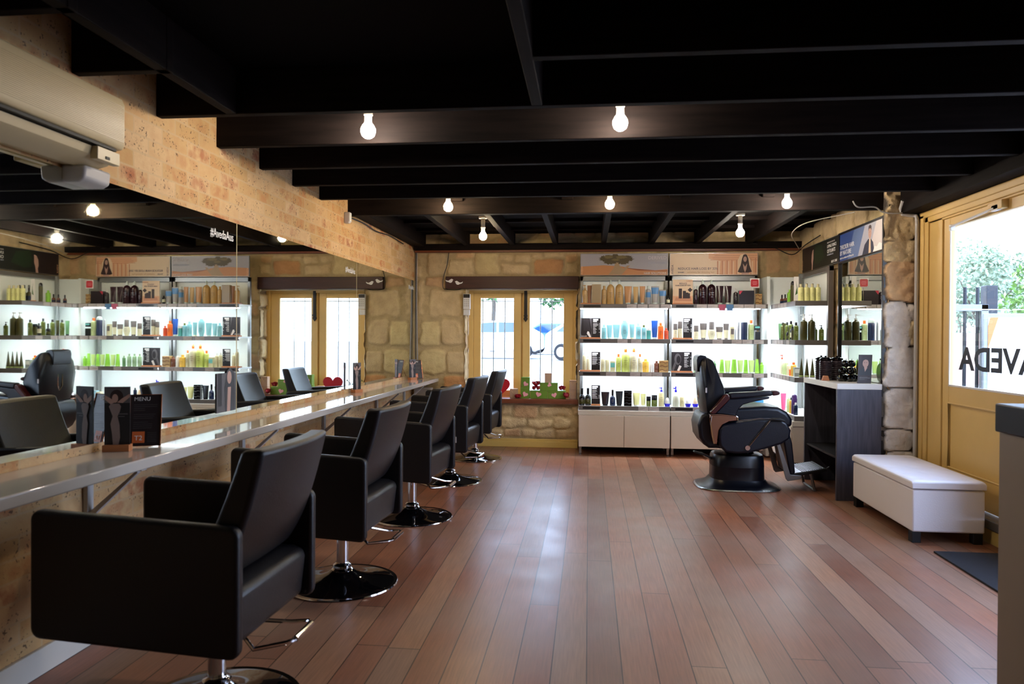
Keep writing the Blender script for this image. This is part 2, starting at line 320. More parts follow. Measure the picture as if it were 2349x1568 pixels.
# ================================================================== SETTING
def vnoise(x, y, seed, s):
    r = np.random.RandomState(seed); G = r.rand(64, 64)
    x = x*s+100; y = y*s+100; xi = np.floor(x).astype(int); yi = np.floor(y).astype(int); fx = x-xi; fy = y-yi
    fx = fx*fx*(3-2*fx); fy = fy*fy*(3-2*fy)
    g = lambda a, b: G[a % 64, b % 64]
    return (g(xi, yi)*(1-fx)+g(xi+1, yi)*fx)*(1-fy)+(g(xi, yi+1)*(1-fx)+g(xi+1, yi+1)*fx)*fy
STC = ['#c6ad84', '#d0b988', '#c09c74', '#bb8a5c', '#dad0c4']
def stone_wall(mb_add, o, u, v, Wd, Hd, rects, holes, res=.016, amp=.022, mort='#b09a72', seed=3, auto=(.25, .5, .16, .3), clear=None, tint=None, edge=.022, grow=.1, rough=.005):
    r = random.Random(seed); R = [list(q) for q in rects]; z = 0
    while z < Hd:
        h = r.uniform(auto[2], auto[3]); x = -r.uniform(0, .2)
        while x < Wd:
            w = r.uniform(auto[0], auto[1]); q = (x+.012, z+.012, x+w-.012, z+h-.012)
            bad = any(not (q[2] < p[0] or q[0] > p[2] or q[3] < p[1] or q[1] > p[3]) for p in rects) or (clear and not (q[2] < clear[0] or q[0] > clear[2] or q[3] < clear[1] or q[1] > clear[3]))
            if not bad: R.append([*q, r.choice([0, 0, 1, 2, 0]) if tint is None else tint])
            x += w
        z += h
    nu = int(Wd/res); nv = int(Hd/res); a = np.linspace(0, Wd, nu+1); b = np.linspace(0, Hd, nv+1); A, B = np.meshgrid(a, b)
    wob = (vnoise(A, B, seed, 9)-.5)*.045+(vnoise(A, B, seed+1, 28)-.5)*.016; wob2 = (vnoise(A, B, seed+2, 8)-.5)*.045
    best = np.full(A.shape, -9.); idx = np.zeros(A.shape, int)
    for i, q in enumerate(R):
        cx_, cy_ = (q[0]+q[2])/2, (q[1]+q[3])/2; hx, hy = (q[2]-q[0])/2, (q[3]-q[1])/2; rr = min(hx, hy)*.42
        dx = np.abs(A+wob-cx_)-hx+rr; dy = np.abs(B+wob2-cy_)-hy+rr
        d = -(np.hypot(np.maximum(dx, 0), np.maximum(dy, 0))+np.minimum(np.maximum(dx, dy), 0)-rr)
        k = d > best; best[k] = d[k]; idx[k] = i
    t = np.clip(best/edge+grow, 0, 1); t = t*t*(3-2*t)
    H = t*amp*(.65+.5*vnoise(A, B, seed+4, 3))+(vnoise(A, B, seed+5, 24)-.5)*.008+(vnoise(A, B, seed+6, 8)-.5)*.014*t+((vnoise(A, B, seed+8, 17)-.5)+.6*(vnoise(A, B, seed+9, 38)-.5))*rough*t
    o = Vector(o); u = Vector(u); v = Vector(v); n = u.cross(v)
    C_ = np.array([lin(c)[:3] for c in STC]); mc = np.array(lin(mort)[:3]); jit = np.array([r.uniform(.88, 1.1) for _ in R])
    cs = C_[np.array([q[4] for q in R])[idx]]*jit[idx][..., None]; var = (.9+.2*vnoise(A, B, seed+7, 6))[..., None]
    colr = (cs*t[..., None]+mc*(1-t[..., None]))*var
    Pn = np.array(o)[None, None]+A[..., None]*np.array(u)+B[..., None]*np.array(v)+H[..., None]*np.array(n)
    ok = np.ones((nv, nu), bool); ca = (a[:-1]+a[1:])/2; cb = (b[:-1]+b[1:])/2
    for h in holes: ok &= ~((ca[None] > h[0]) & (ca[None] < h[2]) & (cb[:, None] > h[1]) & (cb[:, None] < h[3]))
    jj, ii = np.nonzero(ok); base = jj*(nu+1)+ii
    F = np.stack([base, base+1, base+nu+2, base+nu+1], 1)
    mb_add.append((Pn.reshape(-1, 3), F, colr.reshape(-1, 3)))
def stone_obj(name, pieces, boxes, matn='sandstone', mort='#b09a72'):
    V = []; F = []; Cc = []; k = 0
    for P_, f, c in pieces: V.append(P_); F.append(f+k); Cc.append(c); k += len(P_)
    fl = [list(map(int, q)) for f in F for q in f]; mb = MB()
    for bx in boxes: mb.box(*bx)
    V = np.concatenate(V).tolist()+mb.v; fl += [[i+k for i in q] for q in mb.f]
    Cc = np.concatenate(Cc); mc = lin(mort)[:3]
    me = bpy.data.meshes.new(name); me.from_pydata(V, [], fl); me.materials.append(MATS[matn])
    at = me.color_attributes.new('Col', 'FLOAT_COLOR', 'POINT'); full = np.ones((len(V), 4), np.float32); full[:len(Cc), :3] = Cc; full[len(Cc):, :3] = mc
    at.data.foreach_set('color', full.ravel()); me.shade_smooth(); me.set_sharp_from_angle(angle=1.1)
    o = bpy.data.objects.new(name, me); COL.objects.link(o); return struct(o)
BACK = [(-2.08, 2.17, -1.81, 2.46, 0), (-1.8, 2.17, -1.47, 2.37, 0), (-1.71, 2.38, -1.46, 2.46, 2), (-1.45, 2.18, -1.14, 2.46, 1), (-1.13, 2.35, -0.96, 2.44, 0), (-0.95, 2.34, -0.73, 2.45, 0), (-1.11, 2.19, -0.75, 2.33, 0), (-0.71, 2.18, -0.33, 2.39, 3), (-0.72, 2.4, -0.6, 2.45, 0), (-0.58, 2.4, -0.31, 2.46, 0), (-0.29, 2.19, -0.13, 2.34, 0), (-0.3, 2.35, -0.15, 2.44, 2), (-2.1, 2.03, -1.84, 2.16, 2), (-2.06, 1.65, -1.61, 2.01, 0), (-2.19, 1.67, -2.11, 2.12, 0), (-2.16, 1.27, -1.9, 1.6, 1), (-1.89, 1.29, -1.61, 1.61, 0), (-2.17, 0.91, -1.82, 1.23, 1), (-1.81, 0.9, -1.57, 1.21, 0), (-1.86, 0.72, -1.56, 0.88, 3), (-1.09, 0.39, -0.96, 0.53, 0), (-0.94, 0.36, -0.64, 0.53, 2), (-0.61, 0.4, -0.24, 0.53, 0), (-0.21, 0.41, -0.13, 0.53, 0), (-1.1, 0.23, -0.8, 0.36, 0), (-0.77, 0.23, -0.45, 0.35, 0), (-0.43, 0.23, -0.22, 0.37, 0), (-1.32, 0.11, -1.08, 0.21, 0), (-1.07, 0.12, -0.85, 0.22, 2), (-0.83, 0.12, -0.68, 0.21, 0), (-0.67, 0.11, -0.43, 0.21, 0), (-0.41, 0.12, -0.13, 0.22, 0), (2.15, 2.18, 2.34, 2.49, 2), (2.4, 2.2, 2.59, 2.46, 2), (2.01, 2.22, 2.12, 2.51, 0)]
X0 = -2.24
pc = []; hole = (-1.56-X0, .545, -.14-X0, 2.01)
stone_wall(pc, (X0, 9.15, 0), (1, 0, 0), (0, 0, 1), 5.0, 2.78, [(q[0]-X0, q[1], q[2]-X0, q[3], q[4]) for q in BACK], [hole], seed=3)
rev = [(X0-.3, -1.575, 9.19, 9.46, 0, 2.8), (-.128, 2.8, 9.19, 9.46, 0, 2.8), (-1.575, -.128, 9.19, 9.46, 0, .535), (-1.575, -.128, 9.17, 9.46, 1.992, 2.8)]
stone_wall(pc, (-1.575, 9.12, .54), (0, 1, 0), (0, 0, 1), .25, 1.47, [], [], seed=9, auto=(.2, .3, .2, .4), amp=.012)
stone_wall(pc, (-.13, 9.37, .54), (0, -1, 0), (0, 0, 1), .25, 1.47, [], [], seed=11, auto=(.2, .3, .2, .4), amp=.03, mort='#8a775a')
tag(stone_obj('wall_back', pc, rev), 'rough cream sandstone end wall around the small barred window')
PIL = [(2.52, 2.25, 2.75, 2.54, 0), (2.52, 2.07, 2.78, 2.23, 0), (2.52, 1.72, 2.78, 2.05, 2), (2.52, 1.34, 2.70, 1.69, 4), (2.72, 1.56, 2.76, 1.68, 4), (2.72, 1.36, 2.75, 1.54, 0), (2.52, 0.98, 2.79, 1.32, 4), (2.53, 0.64, 2.79, 0.95, 4), (2.53, 0.45, 2.74, 0.61, 4), (2.52, 2.56, 2.68, 2.66, 0), (2.52, .05, 2.78, .42, 4)]
pc = []
stone_wall(pc, (2.50, 6.5, 0), (1, 0, 0), (0, 0, 1), .31, 2.76, [(q[0]-2.5, q[1], q[2]-2.5, q[3], q[4]) for q in PIL], [], seed=21, mort='#5e564e', clear=(0, 0, .31, 2.76), res=.01, amp=.030, edge=.012, grow=1.4, rough=.022)
stone_wall(pc, (2.56, 9.2, 0), (0, -1, 0), (0, 0, 1), 2.72, 2.76, [], [], seed=25, auto=(.35, .6, .25, .35), amp=.02)
rb = [(2.575, 2.86, 6.52, 9.2, 0, 2.78), (2.8, 2.88, 6.32, 6.52, 0, 2.78), (2.8, 2.98, 4.2, 6.09, 2.43, 2.78), (2.8, 2.98, 4.2, 6.09, -.05, .09),
      (2.8, 2.98, 4.12, 4.2, 0, 2.78), (2.8, 2.98, 3.2, 4.12, 2.5, 2.78), (2.8, 2.98, 3.2, 4.12, 0, .06), (2.8, 2.98, -1.2, 3.2, 0, 2.78)]
tag(stone_obj('wall_right', pc, rb, mort='#9d8d70'), 'sandstone wall with a block pier beside the yellow door')
struct(MB().box(X0-.2, X0, -1.2, 9.2, 0, 2.78).obj('wall_left', 'speckled_brick', smooth=False), 'cream and orange speckled brick wall behind the long mirrors')
wf = MB().box(-2.24, 2.8, -1.2, -1.1, 0, 2.78)
struct(wf.obj('wall_front', 'plaster', smooth=False), 'plain plastered wall behind the camera')
struct(MB().box(X0, 2.82, -1.2, 9.16, -.06, 0).obj('floor', 'jarrah_boards', smooth=False), 'worn red brown hardwood board floor')
struct(MB().box(X0-.1, 2.98, -1.2, 6.6, 2.76, 2.84).box(X0-.1, 2.98, 6.6, 9.5, 2.70, 2.84).obj('ceiling', 'ceiling_black', smooth=False), 'black painted ceiling boards above the joists')
# joists ------------------------------------------------------------
T = [0]
def trim(mb, matn='black_timber', lab=None, **k):
    T[0] += 1; o = mb.obj('trim_%d' % T[0], matn, **k); return struct(o, lab)
for y in (.55, 1.15): trim(MB().box(X0, 2.62, y-.025, y+.025, 2.53, 2.76), lab='black ceiling joist above the entrance')
for x0, x1 in ((X0, -1.80), (-.234, 2.62)):
    for y in (1.75, 2.36, 2.95): trim(MB().box(x0, x1, y-.025, y+.025, 2.53, 2.76), bev=.004, lab='black ceiling joist stopping at the trimmed opening')
for y in (3.57, 4.18, 4.75, 5.30, 5.85):
    mb = MB().box(X0, 2.62, y-.025, y+.025, 2.53, 2.76)
    trim(mb, bev=.004, lab='black ceiling joist running across the salon')
for x in (-.26, -1.83): trim(MB().box(x-.027, x+.027, 1.2, 3.545, 2.53, 2.76), 'black_timber_y', bev=.004, lab='black trimmer beam along the ceiling opening')
trim(MB().box(X0, 2.6, 6.54, 6.62, 2.515, 2.76), bev=.005, lab='deep black cross beam over the rear of the salon')
for x in (-1.54, -.96, -.42, .175, .755, 1.31, 1.92): trim(MB().box(x-.03, x+.03, 6.62, 9.10, 2.54, 2.70), 'black_timber_y', bev=.004, lab='black rafter between cross beam and end wall')
for y in (7.15, 8.0, 8.6): trim(MB().box(X0, 2.58, y-.02, y+.02, 2.665, 2.70), lab='thin black batten above the rafters')
trim(MB().box(X0+.02, X0+.16, 6.62, 9.10, 2.53, 2.70), 'black_timber_y', bev=.004, lab='black wall plate along the brick wall')
trim(MB().box(X0+.02, 2.56, 9.02, 9.12, 2.49, 2.565), bev=.004, lab='black wall plate along the stone end wall')
trim(MB().box(X0+.02, 2.56, 9.08, 9.125, 2.462, 2.488), 'sill_timber', lab='thin red brown batten under the wall plate')
trim(MB().box(2.62, 2.84, -1.1, 6.46, 2.455, 2.76), 'black_timber_y', bev=.004, lab='black bulkhead beam above the yellow door')
trim(MB().box(-1.82, -.13, 9.09, 9.20, 2.0, 2.158), 'dark_timber', bev=.005, lab='dark brown timber lintel over the small window')
trim(MB().box(-1.56, -.13, 9.07, 9.36, .555, .612), 'sill_timber', bev=.004, lab='brown timber window ledge holding the gifts')
struct(MB().box(-1.56, -.13, 9.10, 9.135, 0, .075).box(-1.56, -.13, 9.115, 9.135, .075, .105).obj('baseboard_back', 'cream_skirting', bev=.004), 'cream painted skirting under the window')
struct(MB().box(X0, X0+.02, -1.1, 9.1, 0, .11).obj('baseboard_left', 'white_paint', bev=.004), 'pale skirting along the brick wall')
# chocks on joists (small bridging plates)
for x in (-1.2, -.2, .75, 1.55): trim(MB().box(x-.05, x+.05, 6.505, 6.54, 2.63, 2.66), bev=.002, lab='small black packing block on the cross beam')

# window ------------------------------------------------------------
w = struct(empty('window_1', (-.87, 9.36, .597)), 'yellow timber double casement window with outside bars')
fr = MB().box(-1.56, -1.50, 9.33, 9.42, .597, 2.0).box(-.20, -.14, 9.33, 9.42, .597, 2.0).box(-1.5, -.2, 9.33, 9.42, 1.965, 2.0).box(-1.5, -.2, 9.33, 9.42, .597, .62)
fr.box(-.885, -.845, 9.391, 9.41, .6, 2.0).obj('window_frame', 'yellow_paint', w, bev=.004)
for x0, x1, g0, g1 in ((-1.50, -.875, -1.405, -.972), (-.855, -.20, -.76, -.325)):
    mb = MB().box(x0, g0, 9.35, 9.39, .62, 1.965).box(g1, x1, 9.35, 9.39, .62, 1.965).box(g0, g1, 9.35, 9.39, 1.895, 1.965).box(g0, g1, 9.35, 9.39, .62, .70)
    c = mb.obj('casement', 'yellow_paint', w, bev=.005); MB().box(g0, g1, 9.368, 9.372, .70, 1.895).obj('pane', 'clear_glass', c, smooth=False)
MB().box(-.835, -.795, 9.325, 9.35, 1.64, 1.99).prism([(-.84, 1.64), (-.79, 1.64), (-.79, 1.62), (-.815, 1.585), (-.84, 1.62)], 9.325, 9.35).obj('bolt', 'cable_black', w, bev=.003)
MB().box(-.838, -.792, 9.315, 9.33, 1.66, 1.675).lathe([(.012, -.01), (.012, .01)], (-.8, 9.318, 1.665), 10).obj('bolt_knob', 'cable_black', w)
for x in (-1.395, -1.25, -1.10, -.63, -.48): 
    MB().tube([(x, 9.46, .55), (x, 9.46, 2.0)], .007, 8).obj('bar', 'gate_pale', w)
for z in (1.86, .66): MB().tube([(-1.55, 9.462, z), (-.15, 9.462, z)], .006, 8).obj('crossbar', 'gate_pale', w)

# door --------------------------------------------------------------
d = struct(empty('door_1', (2.83, 5.3, .17)), 'yellow panelled door with a big glass pane')
mb = MB()
for x0, x1, y0, y1 in ((2.765, 2.80, 6.36, 6.44), (2.775, 2.82, 6.30, 6.37), (2.79, 2.90, 6.09, 6.31)): mb.box(x0, x1, y0, y1, 0, 2.43)
mb.box(2.765, 2.80, 4.15, 6.44, 2.40, 2.455).box(2.775, 2.83, 4.2, 6.36, 2.36, 2.41).box(2.79, 2.90, 4.2, 6.30, 2.345, 2.37)
mb.box(2.78, 2.90, 4.15, 4.25, 0, 2.43)
mb.obj('door_frame', 'yellow_paint', d, bev=.006)
lf = MB().box(2.803, 2.843, 5.99, 6.09, .18, 2.345).box(2.803, 2.843, 4.25, 4.35, .18, 2.345).box(2.803, 2.843, 4.35, 5.99, 2.27, 2.345).box(2.803, 2.843, 4.35, 5.99, .90, 1.035).box(2.803, 2.843, 4.35, 5.99, .18, .40).box(2.818, 2.838, 4.35, 5.99, .40, .90)
le = lf.obj('door_leaf', 'yellow_paint', d, bev=.004)
MB().tube([(2.806, 5.99, .90), (2.806, 4.35, .90), (2.806, 4.35, .40), (2.806, 5.99, .40)], .009, 6, closed=True).obj('panel_moulding', 'yellow_paint', le)
MB().box(2.821, 2.825, 4.35, 5.99, 1.035, 2.27).obj('pane', 'clear_glass', le, smooth=False)
MB().box(2.799, 2.807, 5.975, 5.99, 1.035, 2.27).box(2.799, 2.807, 4.35, 5.99, 1.03, 1.045).obj('glazing_bead', 'white_gloss', le, bev=.002)
t_ = text('window_lettering', 'AVEDA', .235, (2.819, 4.86, 1.172), (0, 1, 0), (0, 0, 1), 'gate_grey', le, sx=1.30, off=-.012, bold=.006)
MB().box(2.76, 2.83, 5.20, 5.38, 2.285, 2.345).obj('closer_body', 'yellow_paint', d, bev=.006)
MB().tube([(2.77, 5.92, 2.265), (2.765, 5.30, 2.30)], .009, 8).box(2.76, 2.785, 5.25, 5.33, 2.28, 2.32).box(2.765, 2.80, 5.90, 5.93, 2.235, 2.28).obj('closer_arm', 'plastic_white', d, bev=.002)
MB().box(2.72, 2.86, 4.15, 6.2, .10, .172).obj('door_sill', 'satin_steel', d, bev=.01)
MB().box(2.74, 2.82, 3.9, 6.3, 0, .10).obj('sill_riser', 'cream_skirting', d, bev=.004)
# open doorway out of view, added to bring daylight onto the bench
for i, bx in ((2, [(2.85, 2.9, 3.2, 3.26, .06, 2.5), (2.85, 2.9, 4.06, 4.12, .06, 2.5), (2.85, 2.9, 3.2, 4.12, 2.44, 2.5)])
              ,):
    mb = MB(); [mb.box(*b) for b in bx]; struct(mb.obj('window_%d' % i, 'yellow_paint', bev=.004), 'yellow framed open doorway out of view, added for daylight')
# pipe, cables -------------------------------------------------------
tag(MB().tube([(2.745, 6.43, 0), (2.745, 6.43, 2.40), (2.735, 6.43, 2.435), (2.70, 6.46, 2.445), (2.64, 6.46, 2.455), (2.62, 6.45, 2.50), (2.62, 6.40, 2.56)], .016, 12).box(2.745, 2.80, 6.44, 6.48, 1.98, 2.0).obj('conduit_pipe', 'plastic_grey'), 'grey electrical conduit rising beside the yellow door frame', 'pipe')
def cable(pts, m_, lab, r=.005):
    P = [Vector(p) for p in pts]; out = []
    for i in range(len(P)-1):
        p0, p1, p2, p3 = P[max(i-1, 0)], P[i], P[i+1], P[min(i+2, len(P)-1)]
        for k in range(6):
            t = k/6; out.append(.5*((2*p1)+(p2-p0)*t+(2*p0-5*p1+4*p2-p3)*t*t+(3*p1-p0-3*p2+p3)*t**3))
    out.append(P[-1]); return tag(MB().tube(out, r, 6).obj('cable', m_), lab, 'cable')
cable([(2.18, 6.3, 2.54), (2.24, 6.35, 2.50), (2.38, 6.38, 2.505), (2.46, 6.42, 2.47), (2.56, 6.42, 2.455), (2.66, 6.42, 2.47), (2.75, 6.40, 2.53)], 'cable_white', 'white cable looping over the top of the stone pier', .006)
cable([(2.3, 6.6, 2.50), (2.1, 7.3, 2.52), (2.12, 7.9, 2.50), (2.35, 8.6, 2.49), (2.5, 9.0, 2.47)], 'cable_white', 'white cable sagging below the black ceiling above the dark plant banner', .005)
cable([(2.50, 8.2, 2.52), (2.49, 8.7, 2.48), (2.42, 9.0, 2.40), (2.2, 9.05, 2.50), (1.9, 9.0, 2.55)], 'cable_black', 'black cable drooping in the corner above the dark plant banner', .006)
cable([(-1.78, 9.08, 2.46), (-1.80, 9.08, 2.30), (-1.84, 9.08, 2.17), (-1.85, 9.07, 2.02), (-1.80, 9.07, 1.99), (-1.68, 9.07, 1.985), (-1.61, 9.07, 2.0)], 'cable_black', 'thin black cable looping round the end of the brown lintel', .005)
for i, (dx, lab) in enumerate(((0, 'black cable running down the corner between brick and stone'), (.014, 'grey cable running down the corner beside the black one'))):
    cable([(X0+.03+dx, 9.10, 2.50), (X0+.032+dx, 9.09, 1.8), (X0+.035+dx*1.5, 9.09, 1.2), (X0+.04+dx*2, 9.09, .90)], ('cable_black', 'rail_grey')[i], lab, .006)
cable([(X0+.014, 6.55, 2.50), (X0+.016, 7.0, 2.51), (X0+.02, 7.4, 2.49), (X0+.02, 7.9, 2.515), (X0+.02, 8.5, 2.50)], 'cable_black', 'black cable clipped to the top of the brick wall', .006)
# exterior -----------------------------------------------------------
struct(MB().add([(-40, 9.5, -.15), (40, 9.5, -.15), (40, 24, .5), (-40, 24, .5), (40, 90, .6), (-40, 90, .6)], [(0, 1, 2, 3), (3, 2, 4, 5)]).obj('ground', 'pavement', smooth=False), 'bright sloping car park outside the rear window')
struct(MB().box(2.99, 40, -20, 9.5, -.35, -.12).obj('pavement', 'pavement', smooth=False), 'pale paving outside the door')
def car(loc, rz, m_, lab):
    r = empty('parked_car', (0, 0, 0)); tag(r, lab, 'car', 'cars parked outside the rear window')
    side = [(-2.1, .35), (-2.15, .75), (-2.0, .95), (-1.05, 1.02), (-.35, 1.48), (1.1, 1.5), (1.95, 1.05), (2.1, .95), (2.12, .4), (1.75, .3), (-1.8, .3)]
    MB().prism(side, -.85, .85).obj('body', m_, r, bev=.08, seg=3)
    for y0, y1 in ((-.862, -.85), (.85, .862)):
        MB().prism([(-.9, 1.03), (-.32, 1.40), (.25, 1.43), (.25, 1.03)], y0, y1).obj('side_window', 'car_glass', r)
        MB().prism([(.33, 1.03), (.33, 1.43), (1.05, 1.42), (1.6, 1.06)], y0, y1).obj('side_window', 'car_glass', r)
    MB().add([(-1.06, -.7, 1.04), (-1.06, .7, 1.04), (-.40, .62, 1.465), (-.40, -.62, 1.465)], [(0, 1, 2, 3)]).add([(-1.08, -.7, 1.04), (-1.08, .7, 1.04), (-.42, .62, 1.475), (-.42, -.62, 1.475)], [(0, 3, 2, 1)]).obj('windscreen', 'car_glass', r)
    for x in (-1.35, 1.35):
        for y in (-.84, .84):
            wh = MB().prism([(x+.31*math.cos(a*math.pi/10), .31+.31*math.sin(a*math.pi/10)) for a in range(20)], y-.09, y+.09).obj('wheel', 'tyre', r, bev=.02)
            MB().prism([(x+.19*math.cos(a*math.pi/8), .31+.19*math.sin(a*math.pi/8)) for a in range(16)], y-.1, y+.1).obj('hubcap', 'steel', wh)
    MB().box(-2.17, -2.1, -.7, .7, .42, .55).obj('bumper', 'tyre', r, bev=.02)
    r.location = loc; r.rotation_euler = (0, 0, rz); return r
car((-3.9, 29.0, .52), .06, 'car_white', 'white car parked outside, seen through the casement nearer the brick wall')
car((.6, 27.0, .52), 2.7, 'car_silver', 'silver blue car parked outside, seen through the casement nearer the shelves')
car((-1.2, 35.5, .55), 3.1, 'car_blue', 'dark blue car parked in the second row outside the rear window')
car((-10.5, 30.5, .52), .5, 'car_white', 'white car parked at the end of the car park, seen in the mirror')
def tree(loc, h, r, m_, lab, n=2600, seed=1, ls=.16):
    q = random.Random(seed); t = empty('tree', loc); tag(t, lab, 'tree', 'trees outside')
    mb = MB().tube([(loc[0], loc[1], loc[2]-.3), (loc[0]+.1, loc[1], loc[2]+h*.4), (loc[0], loc[1]+.1, loc[2]+h*.7)], [.16, .12, .07], 8)
    for k in range(5):
        a = k*1.3; mb.tube([(loc[0], loc[1], loc[2]+h*.45), (loc[0]+math.cos(a)*r*.7, loc[1]+math.sin(a)*r*.7, loc[2]+h*.8)], [.06, .02], 6)
    mb.obj('trunk', 'bark', t); mb = MB(); cl = [(q.gauss(0, .5)*r, q.gauss(0, .5)*r, q.uniform(.45, 1)*h, q.uniform(.25, .5)*r) for _ in range(16)]
    for _ in range(n):
        c = q.choice(cl); d_ = Vector((q.gauss(0, 1), q.gauss(0, 1), q.gauss(0, .8))); d_.normalize(); p = Vector(c[:3])+d_*c[3]*q.uniform(.6, 1.05)+Vector(loc)
        a = Vector((q.gauss(0, 1), q.gauss(0, 1), q.gauss(0, 1))).normalized()*ls; b = a.cross(Vector((q.gauss(0, 1), q.gauss(0, 1), 1))).normalized()*ls*.5
        mb.add([p-a, p+b, p+a, p-b], [(0, 1, 2, 3)])
    mb.obj('crown', m_, t, smooth=False, fix=False); return t
tree((-5.5, 41.0, .55), 6.5, 3.0, 'leaf_green', 'leafy green tree behind the parked white car', seed=2, n=5000)
tree((-18.5, 48.0, .55), 7.0, 3.4, 'leaf_green', 'broad green tree at the end of the car park', seed=3, n=5000)
tree((4.5, 44.0, .55), 6.0, 2.8, 'leaf_green', 'green tree beyond the silver blue car', seed=8, n=4000)
tree((14.8, 22.6, -.2), 4.0, 2.2, 'leaf_pale', 'bright green tree outside the yellow door', seed=4, n=7000, ls=.10)
tree((16.6, 33.0, -.2), 5.0, 2.6, 'leaf_grey', 'pale grey green gum tree beyond the gate', seed=5, n=6000, ls=.12)
tree((22.5, 47.0, -.2), 6.6, 3.2, 'leaf_grey', 'small grey green gum tree beside the far wall', seed=6, n=5000)
# gate outside the door
g = empty('metal_gate', (3.9, 8.0, -.12)); tag(g, 'tall grey metal gate outside the yellow door', 'gate')
MB().box(3.3, 4.12, 7.98, 8.02, 1.69, 1.76).box(4.05, 4.12, 7.98, 8.02, -.12, 1.76).box(3.3, 4.12, 7.98, 8.02, 0, .06).obj('gate_frame', 'gate_pale', g, bev=.004)
for x in (3.36, 3.50, 3.64, 3.785, 3.91, 4.035): MB().tube([(x, 8.03, -.1), (x, 8.03, 1.94)], .018, 8).obj('bar', 'gate_grey', g)
MB().box(4.13, 4.24, 8.04, 8.16, -.12, 1.96).obj('post', 'gate_grey', g, bev=.005)
b = empty('notice_frame', (4.5, 7.8, .9)); tag(b, 'white framed poster of a hair model outside the door', 'poster')
MB().box(3.98, 4.78, 7.80, 7.83, .80, 1.66).obj('backing', 'gate_pale', b, bev=.006)
F = Flat((4.02, 7.797, .84), (1, 0, 0), (0, 0, 1)); F.rect(0, 0, .72, .78, 'print_white').poly([(0, .45), (.1, .78), (.02, .78), (0, .7)], 'print_orange')
F.poly([(.35, .74), (.5, .72), (.56, .6), (.5, .45), (.55, .3), (.6, .1), (.5, .12), (.46, .4), (.42, .5), (.45, .6), (.34, .66)], 'brown_hair' if 'brown_hair' in MATS else 'red_paint').ell(.4, .56, .07, .1, 'print_skin').poly([(.3, .4), (.66, .5), (.64, .42), (.4, .34)], 'print_skin'); F.obj('print', b)
tag(MB().box(6, 26, 19.0, 19.2, -.2, 1.55).obj('garden_wall', 'brick_far', smooth=False), 'low red brick boundary wall beyond the gate', 'wall')

# ================================================================== SALON FURNITURE
def rrect(x0, x1, z0, z1, r, n=4, sh=0.0):
    out = []
    for cx_, cz_, a0 in ((x1-r, z0+r, -90), (x1-r, z1-r, 0), (x0+r, z1-r, 90), (x0+r, z0+r, 180)):
        for i in range(n+1):
            a = math.radians(a0+90*i/n); x = cx_+r*math.cos(a); out.append((x, cz_+r*math.sin(a)+sh*(x1-x)))
    return out
# salon chair: local +x is the back (aisle side), origin on the floor under the column
def make_chair():
    r = empty('salon_chair')
    tag(r, 'x', 'chair', 'black salon chairs along the mirror counter')
    for y0, y1 in ((-.325, -.28), (.28, .325)):
        MB().prism(rrect(-.50, .255, .325, .765, .035, 4, .045), y0, y1).obj('armrest', 'leather', r, bev=.014, seg=3)
    # seat block with rounded upper edge
    MB().prism([(-.47, .40), (-.48, .52), (-.44, .56), (.18, .545), (.225, .53), (.232, .50), (.215, .345), (.19, .335), (-.45, .365)], -.278, .278).obj('seat', 'leather', r, bev=.02, seg=3)
    # backrest: slab leaning back, concave across, with a soft rounded bottom
    def bk(side):
        def f(u, v):
            y = (u-.5)*.565; c = .035*(1-(2*u-1)**2); z = .555+.46*v
            x = .045+.195*v+.012*math.sin(math.pi*v)+c*(.3+.7*v)
            e = 1-abs(2*u-1)**6*.12
            if side: x += .078+.055*(1-v)-.03*(1-v)**6
            return (x, y, z)
        return f
    mb = MB(); nu, nv = 12, 12; fr_ = bk(0); rr = bk(1)
    mb.grid(fr_, nu, nv); k = len(mb.v); mb.grid(rr, nu, nv)
    I = lambda i, j, o: o+j*(nu+1)+i
    for j in range(nv):
        for i in (0, nu): mb.f.append((I(i, j, 0), I(i, j+1, 0), I(i, j+1, k), I(i, j, k))); mb.m.append(0)
    for i in range(nu):
        for j in (0, nv): mb.f.append((I(i, j, 0), I(i+1, j, 0), I(i+1, j, k), I(i, j, k))); mb.m.append(0)
    mb.obj('backrest', 'leather', r, bev=.018, seg=3)
    MB().box(-.16, .14, -.15, .15, .30, .345).obj('mounting_plate', 'gloss_black', r, bev=.008)
    MB().lathe([(.033, .05), (.033, .29), (.046, .292), (.05, .30), (.05, .315)], n=24).obj('column', 'chrome', r)
    MB().lathe([(.055, .072), (.06, .08), (.05, .09), (.052, .105), (.038, .115), (.036, .12)], n=24).obj('collar', 'chrome', r)
    MB().lathe([(.302, .006), (.27, .014), (.20, .024), (.13, .040), (.08, .062), (.055, .08), (.0, .085)], n=56).obj('base', 'gloss_black', r)
    MB().lathe([(.0, .0), (.306, .0), (.311, .004), (.308, .010), (.300, .0095)], n=56).obj('base_rim', 'chrome', r)
    pm = MB().tube([(.03, .0, .31), (.10, -.01, .29), (.16, -.03, .238), (.25, .05, .234), (.27, .08, .234), (.272, .24, .236), (.25, .26, .237), (.19, .22, .245), (.12, .11, .29), (.04, .05, .31)], .0085, 8)
    lv = pm.obj('pump_lever', 'chrome', r); MB().tube([(.271, .085, .235), (.272, .235, .237)], .013, 10).obj('pedal_grip', 'chrome', lv)
    return r
ch = make_chair()
